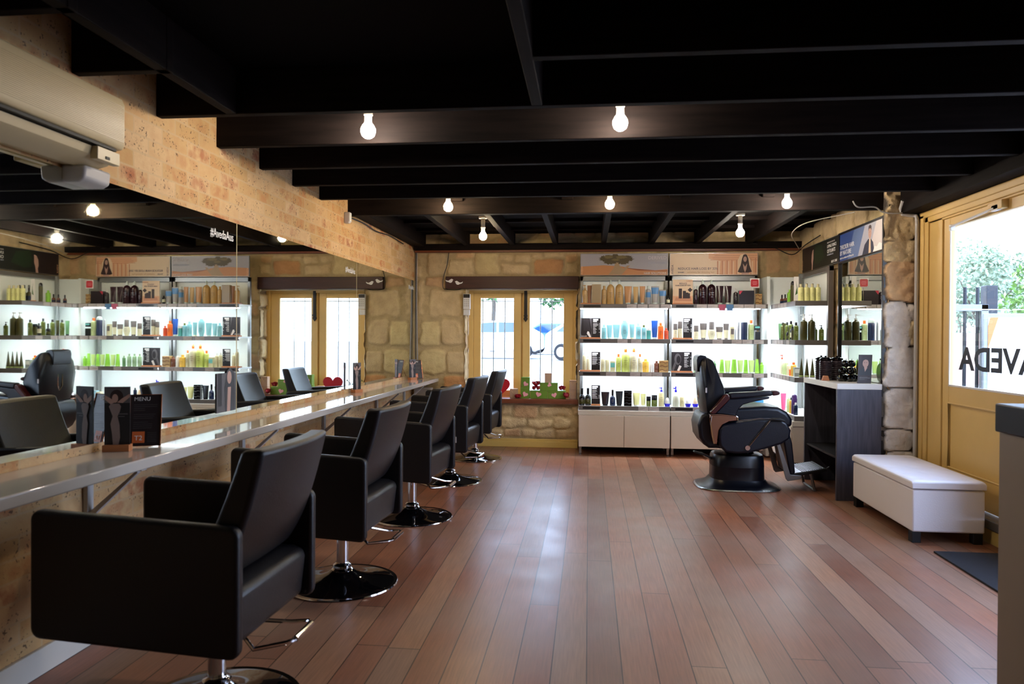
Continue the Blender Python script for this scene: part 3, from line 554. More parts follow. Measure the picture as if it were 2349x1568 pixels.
CH = [(-1.385, 2.585, 0, -.025, 'salon chair with the wooden card stands in front of it, first along the counter'),
      (-1.380, 3.965, 0, -.05, 'second salon chair along the counter, pump lever showing'),
      (-1.350, 5.47, 0, -.10, 'third salon chair along the counter, middle one of the row'),
      (-1.325, 6.88, .012, -.09, 'fourth salon chair along the counter, before the one at the stone wall'),
      (-1.290, 8.20, .012, -.06, 'last salon chair, beside the stone wall and red heart')]
for i, (x, y, dz, a, lab) in enumerate(CH):
    o = ch if i == 0 else copy_tree(ch)
    o.location = (x, y, 0); o.rotation_euler = (0, 0, a); o['label'] = 'black ' + lab
    if i == 3: MB().box(x+.095, x+.125, y-.3275-.010, y-.3255-.010, .42, .475).obj('maker_label', 'tag_white', o)
# ------------------------------------------------------------------ counter along the mirrors
c = empty('styling_counter', (-2.07, 4.5, 0)); tag(c, 'long glossy white counter shelf running under the mirrors', 'counter')
MB().box(-2.238, -1.905, .4, 9.10, .815, .863).obj('countertop', 'counter_white', c, bev=.006, seg=3)
for y in (1.55, 3.02, 4.47, 5.92, 7.45, 8.6):
    b = MB().box(-2.238, -2.215, y-.02, y+.02, .45, .815).box(-2.238, -1.96, y-.02, y+.02, .795, .815)
    b.add([(-2.22, y-.012, .60), (-2.20, y-.012, .585), (-1.985, y-.012, .785), (-1.985, y-.012, .80), (-2.22, y+.012, .60), (-2.20, y+.012, .585), (-1.985, y+.012, .785), (-1.985, y+.012, .80)],
          [(0, 1, 2, 3), (7, 6, 5, 4), (0, 4, 5, 1), (1, 5, 6, 2), (2, 6, 7, 3), (3, 7, 4, 0)])
    b.obj('bracket', 'plastic_grey', c, bev=.002)
# mirrors ------------------------------------------------------------
for i, (y0, y1, lab) in enumerate(((-.37, 2.03, 'frameless wall mirror before the air conditioner'), (2.035, 4.395, 'frameless wall mirror beneath the air conditioner behind the card stands'),
                                  (4.40, 6.785, 'frameless wall mirror in the middle of the counter'), (6.79, 9.13, 'frameless wall mirror reaching the stone end wall'))):
    r = empty('wall_mirror', (X0, (y0+y1)/2, .90)); tag(r, lab, 'mirror', 'frameless mirrors above the counter')
    MB().box(X0+.003, X0+.010, y0, y1, .902, 2.105).obj('glass', ['mirror_glass'], r, smooth=False)
    MB().box(X0+.002, X0+.0115, y1-.0035, y1+.0005, .902, 2.105).obj('polished_edge', 'mirror_edge', r, smooth=False)
    text('lettering', '#AvedaAus', .075, (X0+.0105, y1-.325, 1.985), (0, 1, 0), (0, 0, 1), 'print_white', r, sx=.80, off=.0008)
# air conditioner ----------------------------------------------------
a = empty('air_conditioner', (X0, 2.5, 2.11)); tag(a, 'cream split air conditioner high on the speckled brick wall', 'air conditioner')
P = [(X0, 2.12), (X0, 2.435), (X0+.175, 2.435), (X0+.20, 2.425), (X0+.21, 2.40), (X0+.21, 2.225), (X0+.20, 2.205), (X0+.165, 2.20), (X0+.16, 2.16), (X0+.13, 2.135), (X0+.07, 2.12)]
MB().prism(P, 1.95, 2.985, 'xz').obj('body', 'ac_cream', a, bev=.006)
MB().prism([(X0+.06, 2.114), (X0+.13, 2.127), (X0+.168, 2.150), (X0+.176, 2.183), (X0+.170, 2.185), (X0+.160, 2.155), (X0+.125, 2.134), (X0+.06, 2.12)], 1.98, 2.93).obj('air_flap', 'ac_cream', a)
MB().box(X0+.16, X0+.201, 1.98, 2.94, 2.188, 2.199).obj('air_slot', 'ac_dark', a)
gr = MB()
for i in range(22): gr.box(X0+.2095, X0+.2125, 1.96, 2.975, 2.235+i*.0072, 2.238+i*.0072)
gr.obj('front_grille', 'ac_cream', a, smooth=False)
MB().box(X0+.166, X0+.20, 2.82, 2.965, 2.130, 2.185).obj('display_panel', 'ac_cream', a, bev=.003)
MB().box(X0+.2, X0+.203, 2.87, 2.895, 2.14, 2.152).obj('display_light', 'ac_dark', a)
tag(MB().prism([(X0, 2.045), (X0+.08, 2.045), (X0+.11, 2.06), (X0+.115, 2.118), (X0, 2.118)], 2.86, 3.03).obj('pipe_cover', 'plastic_grey', bev=.012, seg=3), 'grey pipe cover under the end of the air conditioner', 'pipe cover')
tag(MB().prism([(X0, 2.43), (X0+.04, 2.43), (X0+.055, 2.45), (X0+.055, 2.53), (X0, 2.53)], 6.44, 6.50).obj('motion_sensor', 'plastic_white', bev=.008, seg=3), 'small white motion sensor high on the brick wall', 'sensor')
# bulbs ---------------------------------------------------------------
def bulb(loc, ztop, m_, lab, grp='round bulbs hanging from the black ceiling'):
    r = empty('ceiling_bulb', loc); tag(r, lab, 'light bulb', grp); x, y, z = loc
    MB().lathe([(0, -.043), (.018, -.040), (.034, -.027), (.041, -.006), (.040, .012), (.030, .032), (.020, .043), (.0195, .05)], (x, y, z), 24).obj('globe', m_, r)
    MB().lathe([(.020, .05), (.021, .052), (.021, .085), (.025, .087), (.025, .10)], (x, y, z), 18).obj('socket', 'socket', r)
    MB().lathe([(.022, .10), (.022, ztop-z-.022), (.045, ztop-z-.02), (.048, ztop-z)], (x, y, z), 20).obj('holder', 'socket', r)
bulb((-1.245, 3.98, 2.553), 2.76, 'bulb_glow', 'bright bulb hanging nearest the brick wall, in front of the first lit joist')
bulb((.162, 3.98, 2.562), 2.76, 'bulb_glow', 'bright bulb hanging over the open floor near the ceiling opening')
bulb((-1.25, 6.34, 2.546), 2.70, 'bulb_warm', 'warm bulb before the cross beam, on the brick wall side')
bulb((.173, 6.34, 2.550), 2.70, 'bulb_warm', 'warm bulb before the middle of the cross beam')
bulb((1.66, 6.34, 2.538), 2.70, 'bulb_glow', 'bulb before the cross beam on the door side')
bulb((-1.122, 7.6, 2.458), 2.665, 'bulb_warm', 'low bulb between rafters above the small window side')
bulb((1.53, 7.6, 2.470), 2.665, 'bulb_glow', 'low bulb between rafters above the corner shelves')
# ------------------------------------------------------------------ bench
b = empty('storage_bench', (2.45, 5.78, 0)); tag(b, 'white padded storage bench in front of the yellow door', 'bench')
MB().box(2.215, 2.685, 5.215, 6.34, .075, .365).obj('box_body', 'white_leather', b, bev=.012, seg=3)
def lid(u, v):
    x = 2.208+.484*u; y = 5.205+1.145*v; z = .43
    for i in range(3):
        for j in range(5):
            dx = x-(2.208+.484*(i+.5)/3); dy = y-(5.205+1.145*(j+.5)/5); z -= .016*math.exp(-(dx*dx+dy*dy)/.0011)
    e = min(u, 1-u, ) ; e2 = min(v, 1-v); z -= .012*max(0, 1-e/.05)**2+.012*max(0, 1-e2/.025)**2
    return (x, y, z)
mb = MB().grid(lid, 30, 60); n0 = len(mb.v)
bd = [i for i in range(31)]+[j*31+30 for j in range(1, 61)]+[60*31+i for i in range(29, -1, -1)]+[j*31 for j in range(59, 0, -1)]
mb.v += [(mb.v[i][0], mb.v[i][1], .372) for i in bd]
for k in range(len(bd)): k2 = (k+1) % len(bd); mb.f.append((bd[k], n0+k, n0+k2, bd[k2])); mb.m.append(0)
mb.f.append(tuple(range(n0, n0+len(bd)))); mb.m.append(0)
ld = mb.obj('padded_lid', 'white_leather', b, bev=.006)
for i in range(3):
    for j in range(5): MB().lathe([(.0, -.002), (.011, 0), (.009, .004), (0, .006)], (2.208+.484*(i+.5)/3, 5.205+1.145*(j+.5)/5, .413), 10).obj('button', 'white_leather', ld)
for x in (2.245, 2.645):
    for y in (5.25, 6.29): MB().box(x-.03, x+.03, y-.03, y+.03, 0, .076).obj('leg', 'black_matte', b, bev=.003)
tag(MB().box(2.255, 2.72, 3.75, 4.995, 0, .012).obj('door_mat', 'mat_grey', bev=.003), 'dark grey ribbed mat on the floor before the door', 'mat')
# reception desk --------------------------------------------------------
r = empty('reception_desk', (1.95, 2.2, 0)); tag(r, 'beige reception desk with a thick black top at the entrance', 'desk')
MB().box(1.592, 2.25, 1.3, 3.0, 0, 1.04).obj('desk_body', 'desk_beige', r, bev=.004); MB().box(1.58, 2.27, 1.28, 3.01, 1.04, 1.15).obj('desk_top', 'desk_top', r, bev=.006)
# retail counter --------------------------------------------------------
r = empty('product_counter', (2.31, 6.95, 0)); tag(r, 'narrow grey veneer counter with a thick white top beside the pier', 'counter')
MB().box(2.13, 2.495, 6.485, 6.515, 0, .96).obj('front_panel', 'grey_veneer', r, bev=.002); MB().box(2.13, 2.495, 7.42, 7.45, 0, .96).obj('rear_panel', 'grey_veneer', r, bev=.002)
MB().box(2.42, 2.45, 6.515, 7.42, 0, .96).obj('inner_panel', 'black_matte', r); MB().box(2.15, 2.42, 6.515, 7.42, .35, .37).obj('inner_shelf', 'black_matte', r)
MB().box(2.125, 2.497, 6.48, 7.455, .96, 1.01).obj('countertop', 'white_gloss', r, bev=.004)
# framed mirror with light blue header -----------------------------------
r = empty('framed_mirror', (2.5, 7.05, 1.0)); tag(r, 'tall black framed mirror with a blue advert header beside the pier', 'mirror')
mb = MB().box(2.50, 2.535, 6.50, 6.525, .04, 2.455).box(2.50, 2.535, 7.605, 7.63, .04, 2.455).box(2.50, 2.535, 6.525, 7.605, 2.435, 2.455).box(2.50, 2.535, 6.525, 7.605, 2.150, 2.168).box(2.50, 2.535, 6.525, 7.605, .04, .06)
mb.obj('frame', 'frame_black', r, bev=.002); MB().box(2.518, 2.522, 6.525, 7.605, .06, 2.15).obj('glass', 'mirror_glass', r, smooth=False)
MB().box(2.512, 2.53, 6.525, 7.605, 2.168, 2.435).obj('sign_panel', 'print_white', r, smooth=False)
for n_, c_ in (('sky_a', '#27407c'), ('sky_b', '#5f74a0'), ('sky_c', '#a9a9b8'), ('sky_d', '#cfc6c6'), ('dune', '#c08456'), ('dune2', '#8d4f2c'), ('haze', '#a7a2a6'), ('tree_ink', '#564a30'), ('tree_lit', '#75653f'), ('temple', '#d6a27c'), ('temple2', '#be8464'), ('sand_ink', '#dcc0a0'), ('hair_ink', '#2a1414'), ('navy_ink', '#1d2440'), ('night', '#1a1c18'), ('night2', '#20301f'), ('night3', '#271c1c'), ('text_navy', '#3c3a58'), ('text_tan', '#b58a66'), ('peach_ink', '#e0b88e'), ('trunk_ink', '#a78a68')): mat(n_, c_, .45)
F = Flat((2.511, 7.605, 2.168), (0, -1, 0), (0, 0, 1)); Wd, Hh = 1.08, .267
for i, m_ in enumerate(('sky_a', 'sky_b', 'sky_c', 'sky_d')): F.poly([(Wd*i/4-(.05 if i else 0), 0), (Wd, 0), (Wd, Hh), (Wd*i/4+(.12 if i else 0), Hh)], m_)
F.poly([(.60, 0), (.66, .09), (.74, .13), (.80, .13), (.86, .09), (.89, 0)], 'navy_ink').poly([(.755, .0), (.77, .13), (.80, .13), (.81, 0)], 'sand_ink').ell(.785, .185, .036, .055, 'print_skin').poly([(.748, .20), (.755, .245), (.79, .255), (.82, .24), (.822, .2), (.80, .222), (.765, .222)], 'hair_ink')
F.ell(.772, .19, .004, .003, 'hair_ink', 8).ell(.797, .19, .004, .003, 'hair_ink', 8).poly([(.775, .162), (.796, .162), (.785, .157)], 'temple2').poly([(.86, 0), (.9, .05), (.95, .04), (1.0, .07), (1.08, .05), (1.08, 0)], 'print_white')
F.obj('print', r)
for s_, z_, sz in (('THICKER HAIR', .115, .062), ('BY NATURE', .058, .062), ('invati men solutions for thinning hair', .022, .027)): text('lettering', s_, sz, (2.5085, 7.59, 2.168+z_), (0, -1, 0), (0, 0, 1), 'print_white', r, off=0.002, sx=.95)
# ------------------------------------------------------------------ shelving
def banner(o, u, Wd, Hh, kind, lab, thick):
    r = empty('advert_banner', tuple(Vector(o)+Vector(u)*Wd/2)); tag(r, lab, 'sign')
    u = Vector(u); n = u.cross(Vector((0, 0, 1)));
    a = Vector(o)+n*(-thick); b_ = Vector(o)+u*Wd; v = [a, a+u*Wd, b_, Vector(o)]
    v += [q+Vector((0, 0, Hh)) for q in v]
    MB().add(v, [(0, 1, 2, 3), (4, 5, 6, 7), (0, 1, 5, 4), (1, 2, 6, 5), (2, 3, 7, 6), (3, 0, 4, 7)]).obj('panel', 'satin_steel', r)
    F = Flat(Vector(o)+n*.001, u, (0, 0, 1)); tx = lambda s, sz, x, z, m_, **k: text('lettering', s, sz, Vector(o)+u*x+Vector((0, 0, z)), u, (0, 0, 1), m_, r, **{'off': .0075, **k})
    if kind == 0:
        F.rect(.006, .006, Wd-.006, Hh-.006, 'haze').poly([(.006, .006), (Wd-.006, .006), (Wd-.006, .075), (Wd-.15, .062), (.62, .085), (.5, .11), (.28, .125), (.006, .11)], 'dune').poly([(.5, .10), (.62, .085), (Wd-.15, .06), (Wd-.006, .06), (Wd-.006, .05), (.7, .06)], 'dune2')
        F.poly([(.34, .01), (.40, .08), (.43, .17), (.42, .2), (.47, .2), (.475, .12), (.52, .08), (.57, .12), (.60, .12), (.52, .03), (.5, .01)], 'trunk_ink')
        q = random.Random(4)
        for bx_, bz_, ra_, rb_, m_ in ((.43, .205, .17, .05, 'tree_ink'), (.30, .205, .075, .035, 'tree_ink'), (.56, .205, .085, .035, 'tree_ink'), (.36, .165, .08, .03, 'tree_ink'), (.52, .165, .07, .03, 'tree_ink'), (.34, .225, .06, .018, 'tree_lit'), (.50, .222, .07, .018, 'tree_lit'), (.43, .19, .05, .016, 'tree_lit')):
            F.poly([(bx_+ra_*k_*math.cos(t_), min(bz_+rb_*k_*math.sin(t_), Hh-.009)) for t_, k_ in ((2*math.pi*i/64, q.uniform(.72, 1.18)) for i in range(64))], m_)
        tx('AVEDA', .032, .03, .012, 'peach_ink', vert=True); tx('FROM NATURE', .016, Wd-.02, .246, 'sky_d', align='RIGHT'); tx('DERIVED', .056, Wd-.018, .195, 'sky_d', align='RIGHT'); tx('WORLDWIDE', .036, Wd-.018, .14, 'sky_c', align='RIGHT'); tx('HAIR SOLUTIONS', .034, Wd-.02, .015, 'print_white', align='RIGHT')
    elif kind == 1:
        F.rect(.006, .006, Wd-.006, Hh-.006, 'sand_ink').poly([(.58, .006), (Wd-.006, .006), (Wd-.006, Hh-.006), (.46, Hh-.006), (.46, .2), (.6, .17)], 'temple')
        for i in range(9):
            x = .56+i*.055
            if .78 < x < .93: continue
            F.rect(x, .01, x+.014, .17+.004*i, 'temple2').rect(x+.02, .01, x+.03, .165, 'sand_ink')
        for z in (.18, .205, .23): F.rect(.48+(z-.18), z, Wd-.01, z+.006, 'temple2')
        F.poly([(.80, .04), (.80, .18), (.83, .24), (.87, .255), (.91, .24), (.95, .18), (.96, .04)], 'sand_ink')
        F.poly([(.80, .04), (.835, .12), (.85, .2), (.865, .243), (.885, .25), (.905, .243), (.922, .2), (.935, .12), (.965, .04), (.93, .03), (.84, .025)], 'hair_ink').ell(.885, .19, .02, .032, 'print_skin').poly([(.86, .14), (.885, .10), (.91, .14), (.90, .07), (.885, .03), (.87, .07)], 'print_skin').rect(.845, .008, .93, .03, 'print_skin')
        F.ell(.878, .195, .003, .002, 'hair_ink', 8).ell(.893, .195, .003, .002, 'hair_ink', 8).poly([(.879, .174), (.892, .174), (.885, .17)], 'temple2')
        tx('AVEDA', .036, .045, .012, 'text_navy', vert=True); tx('REDUCE HAIR LOSS BY 33%', .0385, .098, .066, 'text_navy'); tx('invati', .034, .098, .026, 'text_navy'); tx('solutions for thinning hair', .031, .208, .027, 'text_tan'); tx('HAIR SOLUTIONS', .026, Wd-.02, .012, 'sand_ink', align='RIGHT')
    else:
        F.rect(.006, .006, Wd-.006, Hh-.006, 'night').poly([(.006, .006), (.38, .006), (.36, Hh-.006), (.006, Hh-.006)], 'night3').poly([(.42, .08), (.6, .05), (.8, .1), (.72, .24), (.5, Hh-.01)], 'night2')
        F.poly([(.36, .006), (.37, .06), (.355, .10), (.36, .17), (.39, .22), (.43, .23), (.44, .18), (.435, .12), (.42, .06), (.46, .006)], 'print_skin').poly([(.40, .006), (.41, .08), (.43, .13), (.43, .22), (.47, .15), (.47, .006)], 'night')
        tx('AVEDA', .036, .045, .03, 'temple', vert=True); tx('BEAUTY ROOTED WITH THE', .020, Wd-.33, .232, 'sky_d', sx=.9); tx('LIVING FORCE', .046, Wd-.33, .185, 'print_white', sx=.95); tx('OF PLANTS', .056, Wd-.33, .130, 'print_white', sx=.9); tx('PURE ESSENTIAL OILS', .020, Wd-.33, .103, 'sky_c', sx=1.0); tx('BODY CARE', .036, Wd-.02, .018, 'print_white', align='RIGHT', sx=.9)
    F.obj('print', r); return r
SH = [1.785, 1.375, .985, .58]
TAGS = {0: [[(.443, .557), (.57, .683), (.698, .815), (.839, .954)], [(.337, .454), (.497, .614)], [(.206, .324), (.487, .604), (.621, .738), (.745, .858)], [(.586, .702), (.71, .825)]],
        1: [[(1.25, 1.364), (1.377, 1.488), (1.671, 1.78), (1.79, 1.898), (1.915, 2.028)], [(1.432, 1.547), (1.649, 1.762), (1.77, 1.878), (1.902, 2.01)], [(1.447, 1.549), (1.765, 1.878), (1.902, 2.015)], [(1.214, 1.326)]]}
BK = [(-.066, .136), (1.012, 1.214)]
def led_strip(x0, x1, y0, y1, z, parent, n='led_strip'): MB().box(x0, x1, y0, y1, z-.010, z).obj(n, 'led', parent, smooth=False)
for k, (x0, x1, xe) in enumerate(((-.113, .950, .950), (.962, 2.005, 2.055))):
    r = empty('shelving_unit', ((x0+x1)/2, 8.85, 0)); tag(r, ('backlit shelving unit beside the window, under the desert tree banner', 'backlit shelving unit next to the white corner, under the sand coloured banner')[k], 'shelves', 'backlit product shelving units')
    MB().box(x0, x1, 8.60, 9.08, .10, .515).obj('cabinet_body', 'cabinet_white', r, bev=.002); MB().box(x0-.008, xe if k else x1+.003, 8.59, 9.09, .478, .532).obj('cabinet_top', 'white_gloss', r, bev=.003)
    for j in range(2):
        a_ = x0+(x1-x0)*j/2; b_ = x0+(x1-x0)*(j+1)/2
        MB().box(a_+.0035, b_-.0035, 8.580, 8.599, .103, .474).obj('door', 'cabinet_white', r, bev=.0015)
    for x in (x0+.02, x1-.02):
        for y in (8.64, 9.04):
            fo = MB().box(x-.014, x+.014, y-.014, y+.014, .022, .101).obj('foot', 'satin_steel', r); MB().lathe([(.018, 0), (.018, .008), (.007, .01), (.007, .024)], (x, y, 0), 12).obj('foot_pad', 'steel', fo)
    MB().box(x0+.02, x1-.02, 9.05, 9.07, 0, .10).obj('plinth', 'black_matte', r)
    for x in (x0+.006, x1-.034): MB().box(x, x+.034, 8.94, 8.975, .532, 2.142).obj('post', 'satin_steel', r, bev=.002)
    MB().box(x0+.006, x1, 8.94, 8.975, 2.085, 2.142).obj('top_rail', 'satin_steel', r, bev=.002)
    MB().box(x0+.03, x1-.03, 8.978, 8.99, .53, 2.10).obj('back_panel', 'panel_white', r, smooth=False)
    for i, z in enumerate(SH):
        s_ = MB().box(x0, xe, 8.635, 8.975, z-.016, z).obj('shelf', 'shelf_white', r, bev=.001)
        MB().box(x0, xe, 8.618, 8.635, z-.048, z+.003).obj('front_rail', 'rail_grey', s_, bev=.0015)
        MB().box(BK[k][0], BK[k][1], 8.614, 8.618, z-.034, z-.008).obj('name_strip', 'tag_black', s_)
        for (a_, b_) in TAGS[k][i]:
            t_ = MB().box(a_, b_, 8.6135, 8.618, z-.046, z-.002).box(a_+.006, a_+.075, 8.6125, 8.6135, z-.022, z-.019, 1).box(a_+.006, a_+.05, 8.6125, 8.6135, z-.034, z-.031, 1).obj('price_tag', ['tag_white', 'rail_grey'], s_, smooth=False)
        if k == 1 and i == 0:
            for a_, b_, m_ in ((1.496, 1.577, 'tag_pink'), (1.584, 1.664, 'tag_blue')): MB().prism([(a_, z-.002), (b_, z-.002), (b_, z-.045), (b_-.01, z-.07), (a_+.01, z-.07), (a_, z-.045)], 8.609, 8.6125).obj('price_tag', m_, s_)
        if i < 3: led_strip(x0+.01, x1-.03, 8.642, 8.662, z-.017 if i else z-.046, s_)
    banner((x0+.004, 8.905, 2.148), (1, 0, 0), x1-x0-.006, .268, k, ('desert tree advert banner above the shelves beside the window', 'sand coloured advert banner of a long haired model above the shelves')[k], .025)
# white corner column
r = empty('corner_cabinet', (2.3, 8.95, 0)); tag(r, 'plain white corner cabinet joining the two runs of shelves', 'cabinet')
MB().box(2.062, 2.097, 8.70, 9.10, .02, 2.115).obj('side_panel', 'panel_white', r, bev=.002); MB().box(2.10, 2.53, 8.85, 8.86, .02, 2.115).obj('front_panel', 'panel_white', r, bev=.002)
MB().box(2.065, 2.53, 8.86, 9.10, 2.10, 2.118).obj('top_panel', 'panel_white', r, bev=.002)
# side unit along the right wall
r = empty('shelving_unit', (2.35, 8.25, 0)); tag(r, 'backlit side shelving unit along the pier wall, under the dark plant banner', 'shelves', 'backlit product shelving units')
MB().box(2.12, 2.50, 7.80, 8.80, .10, .515).obj('cabinet_body', 'cabinet_white', r, bev=.002); MB().box(2.11, 2.505, 7.79, 8.82, .478, .532).obj('cabinet_top', 'white_gloss', r, bev=.003)
for y0 in (7.802, 8.302): MB().box(2.10, 2.119, y0, y0+.497, .103, .474).obj('door', 'cabinet_white', r, bev=.0015)
for x, y in ((2.15, 7.84), (2.15, 8.76), (2.46, 7.84), (2.46, 8.76)): MB().box(x-.014, x+.014, y-.014, y+.014, 0, .101).obj('foot', 'satin_steel', r)
MB().box(2.46, 2.515, 7.79, 7.84, .53, 2.150).obj('post', 'rail_grey', r, bev=.003); MB().box(2.44, 2.475, 8.76, 8.80, .53, 2.15).obj('post', 'satin_steel', r, bev=.003)
MB().box(2.47, 2.515, 7.79, 8.83, 2.10, 2.150).obj('top_rail', 'satin_steel', r, bev=.002); MB().box(2.505, 2.515, 7.83, 8.80, .53, 2.10).obj('back_panel', 'panel_white', r, smooth=False)
for i, z in enumerate(SH):
    s_ = MB().box(2.155, 2.50, 7.83, 8.82, z-.016, z).obj('shelf', 'shelf_white', r, bev=.001)
    MB().box(2.138, 2.155, 7.83, 8.82, z-.048, z+.003).box(2.138, 2.50, 7.813, 7.83, z-.048, z+.003).obj('front_rail', 'rail_grey', s_, bev=.0015)
    for j in range(6):
        if (i, j) in ((0, 0), (1, 1)): continue
        MB().box(2.134, 2.138, 8.02+j*.125, 8.13+j*.125, z-.046, z-.002).obj('price_tag', 'tag_white', s_)
    if i < 3: led_strip(2.165, 2.185, 7.86, 8.80, z-.017, s_)
banner((2.506, 8.875, 2.165), (0, -1, 0), 1.245, .285, 2, 'dark plant advert banner with a face on the side shelves', .022)
# gap-filling: small keypad and birds
r = empty('alarm_keypad', (-1.545, 9.07, 1.8)); tag(r, 'white alarm keypad hanging beside the window under the lintel', 'keypad')
MB().box(-1.59, -1.50, 9.07, 9.115, 1.74, 1.935).obj('body', 'plastic_white', r, bev=.005); MB().box(-1.585, -1.505, 9.066, 9.071, 1.885, 1.93).obj('display', 'tag_black', r)
kp = MB()
for i in range(3):
    for j in range(4): kp.box(-1.578+i*.024, -1.562+i*.024, 9.066, 9.071, 1.775+j*.026, 1.793+j*.026)
kp.obj('keys', 'plastic_grey', r); MB().box(-1.588, -1.508, 9.078, 9.112, 1.665, 1.735).obj('lower_box', 'plastic_white', r, bev=.004)
def bird(x, z, s, lab, k):
    P = [(-.055, .0), (-.04, -.012), (-.02, -.016), (0, -.026), (.02, -.024), (.034, -.008), (.036, .006), (.046, .012), (.034, .02), (.02, .024), (.0, .012), (-.02, .0), (-.04, .004), (-.058, .014)]
    tag(MB().prism([(x+a_*s, z+b_) for a_, b_ in P], 9.084, 9.089).obj('bird_cutout', 'print_white', bev=.001), lab, 'ornament', 'white bird cutouts on the lintel')
bird(-1.765, 2.103, 1.0, 'upper white bird cutout on the end of the lintel', 0); bird(-1.655, 2.078, -1.0, 'lower white bird cutout on the lintel facing its partner', 1)
tag(MB().box(-2.20, -1.98, 8.98, 9.10, .60, .74).obj('power_box', 'plastic_grey', bev=.006), 'grey electrical box under the far end of the counter', 'box')

# ================================================================== PRODUCTS
def product(kind, x, y, z, w, h, body, cap, lab, grp, rz=0):
    c = (x, y, z); r = w/2; B, Cp = 'p_'+body, 'p_'+cap
    nm, cat = {'box': ('product_carton', 'box'), 'tube': ('product_tube', 'tube'), 'tube2': ('product_tube', 'tube'), 'tube3': ('product_tube', 'tube'), 'cone': ('product_tube', 'tube'), 'can': ('spray_can', 'can'), 'jar': ('product_jar', 'jar'), 'bowl': ('product_jar', 'jar')}.get(kind, ('product_bottle', 'bottle'))
    root = empty(nm, c, 0); tag(root, lab, cat, grp)
    la = lambda prof, m_, n_, p=root, n=16, sx=1, sy=1: MB().lathe([(a*r, b_*h) for a, b_ in prof], c, n, sx, sy).obj(n_, m_, p)
    def tub(z0, z1, w0, w1, d0, d1, m_, n_):
        def f(u, v):
            a = 2*math.pi*u; k = v; ww = w0+(w1-w0)*k; dd = d0+(d1-d0)*k; return (x+ww/2*math.cos(a), y+dd/2*math.sin(a), z+(z0+(z1-z0)*v)*h)
        mb = MB().grid(f, 16, 6); mb.f.append(tuple(range(16))); mb.m.append(0); mb.f.append(tuple(6*17+i for i in range(16))); mb.m.append(0); return mb.obj(n_, m_, root)
    if kind == 'bottle':
        la([(0, 0), (.94, 0), (1, .02), (1, .74), (.9, .79), (.5, .83), (.42, .85)], B, 'body'); la([(.46, .84), (.46, .98), (.4, 1), (0, 1)], Cp, 'cap')
        la([(1.015, .2), (1.015, .55)], 'p_cream' if body in ('black', 'navy') else B, 'label_band') if body in ('black',) else None
    elif kind == 'litre':
        la([(0, 0), (.95, 0), (1, .015), (1, .62), (.96, .68), (.8, .74), (.5, .79), (.3, .81), (.28, .83)], B, 'body'); la([(.32, .82), (.34, .86), (.34, .93), (.2, .96), (.12, 1), (0, 1)], Cp, 'cap')
    elif kind == 'bottle2':
        la([(0, 0), (.94, 0), (1, .02), (1, .74), (.9, .79), (.5, .83)], B, 'body'); la([(1.02, .38), (1.02, .66)], 'p_bandblue', 'label_band'); la([(.5, .82), (.5, .99), (0, 1)], Cp, 'cap')
    elif kind == 'pumpb':
        la([(0, 0), (.94, 0), (1, .02), (1, .66), (.88, .72), (.4, .76), (.36, .79)], B, 'body')
        MB().lathe([(.42*r, .78*h), (.42*r, .85*h), (.14*r, .86*h), (.14*r, .95*h), (.30*r, .95*h), (.30*r, h), (0, h)], c, 12).box(x-.9*r, x-.1*r, y-.12*r, y+.12*r, z+.95*h, z+.985*h).obj('pump', Cp, root)
    elif kind == 'spray':
        la([(0, 0), (.9, 0), (1, .03), (1, .5), (.9, .62), (.45, .7), (.3, .72)], B, 'body')
        MB().lathe([(.34*r, .72*h), (.34*r, .82*h), (.16*r, .84*h), (.2*r, h), (0, h)], c, 12).box(x-.75*r, x-.05*r, y-.12*r, y+.12*r, z+.88*h, z+.93*h).obj('trigger', Cp, root)
    elif kind == 'flask':
        la([(0, 0), (.92, 0), (1, .03), (1, .42), (.9, .52), (.45, .60), (.3, .64)], B, 'body'); la([(.36, .63), (.40, .70), (.40, .98), (.3, 1), (0, 1)], 'p_black' if cap == 'black' else Cp, 'cap'); la([(1.02, .10), (1.02, .34)], 'p_darkolive' if body == 'black' else 'p_navy', 'label_band')
    elif kind in ('tube', 'tube2', 'tube3'):
        tub(.10, 1, w*.72, w, w*.62, .006, B, 'body'); la([(.0, 0), (.62, 0), (.64, .02), (.64, .10), (.55, .105)], Cp, 'cap')
        if kind == 'tube2': tub(.58, .93, w*.72+w*.28*.53+.003, w+.002, w*.62*.47+.004, .014, 'p_bandblue', 'label_band')
        if kind == 'tube3': tub(.60, 1.0, w*.72+w*.28*.56+.003, w+.003, w*.62*.46+.004, .012, 'p_'+cap, 'label_band')
    elif kind == 'cone':
        la([(0, 0), (.95, 0), (1, .02), (.97, .1), (.64, .99), (.6, 1), (0, 1)], B, 'body'); la([(.985, .05), (1.0, .09)], 'p_limelt', 'base_ring')
    elif kind == 'halfb':
        la([(0, 0), (.95, 0), (1, .03), (1, .55), (.97, .57)], B, 'body'); la([(1.0, .565), (1.0, .97), (.92, 1), (0, 1)], Cp, 'cap')
    elif kind in ('oval', 'oval2'):
        la([(0, 0), (.6, 0), (.64, .05), (.95, .25), (1, .35), (1, .72), (.9, .86), (.6, .93)] if kind == 'oval' else [(0, 0), (.55, 0), (.6, .04), (.98, .28), (1, .36), (.9, .54), (.72, .57)], B, 'body', sy=.6)
        la([(.5, .92), (.5, .98), (.4, 1), (0, 1)] if kind == 'oval' else [(.66, .565), (.66, .97), (.6, 1), (0, 1)], Cp, 'cap', sy=.6 if kind == 'oval' else .8)
    elif kind == 'can':
        la([(0, 0), (1, 0), (1, .78), (.9, .82), (.7, .84)], B, 'body', n=20); la([(.92, .80), (.92, .90), (.7, .97), (.3, 1), (0, 1)], Cp, 'cap', n=20)
    elif kind == 'jar':
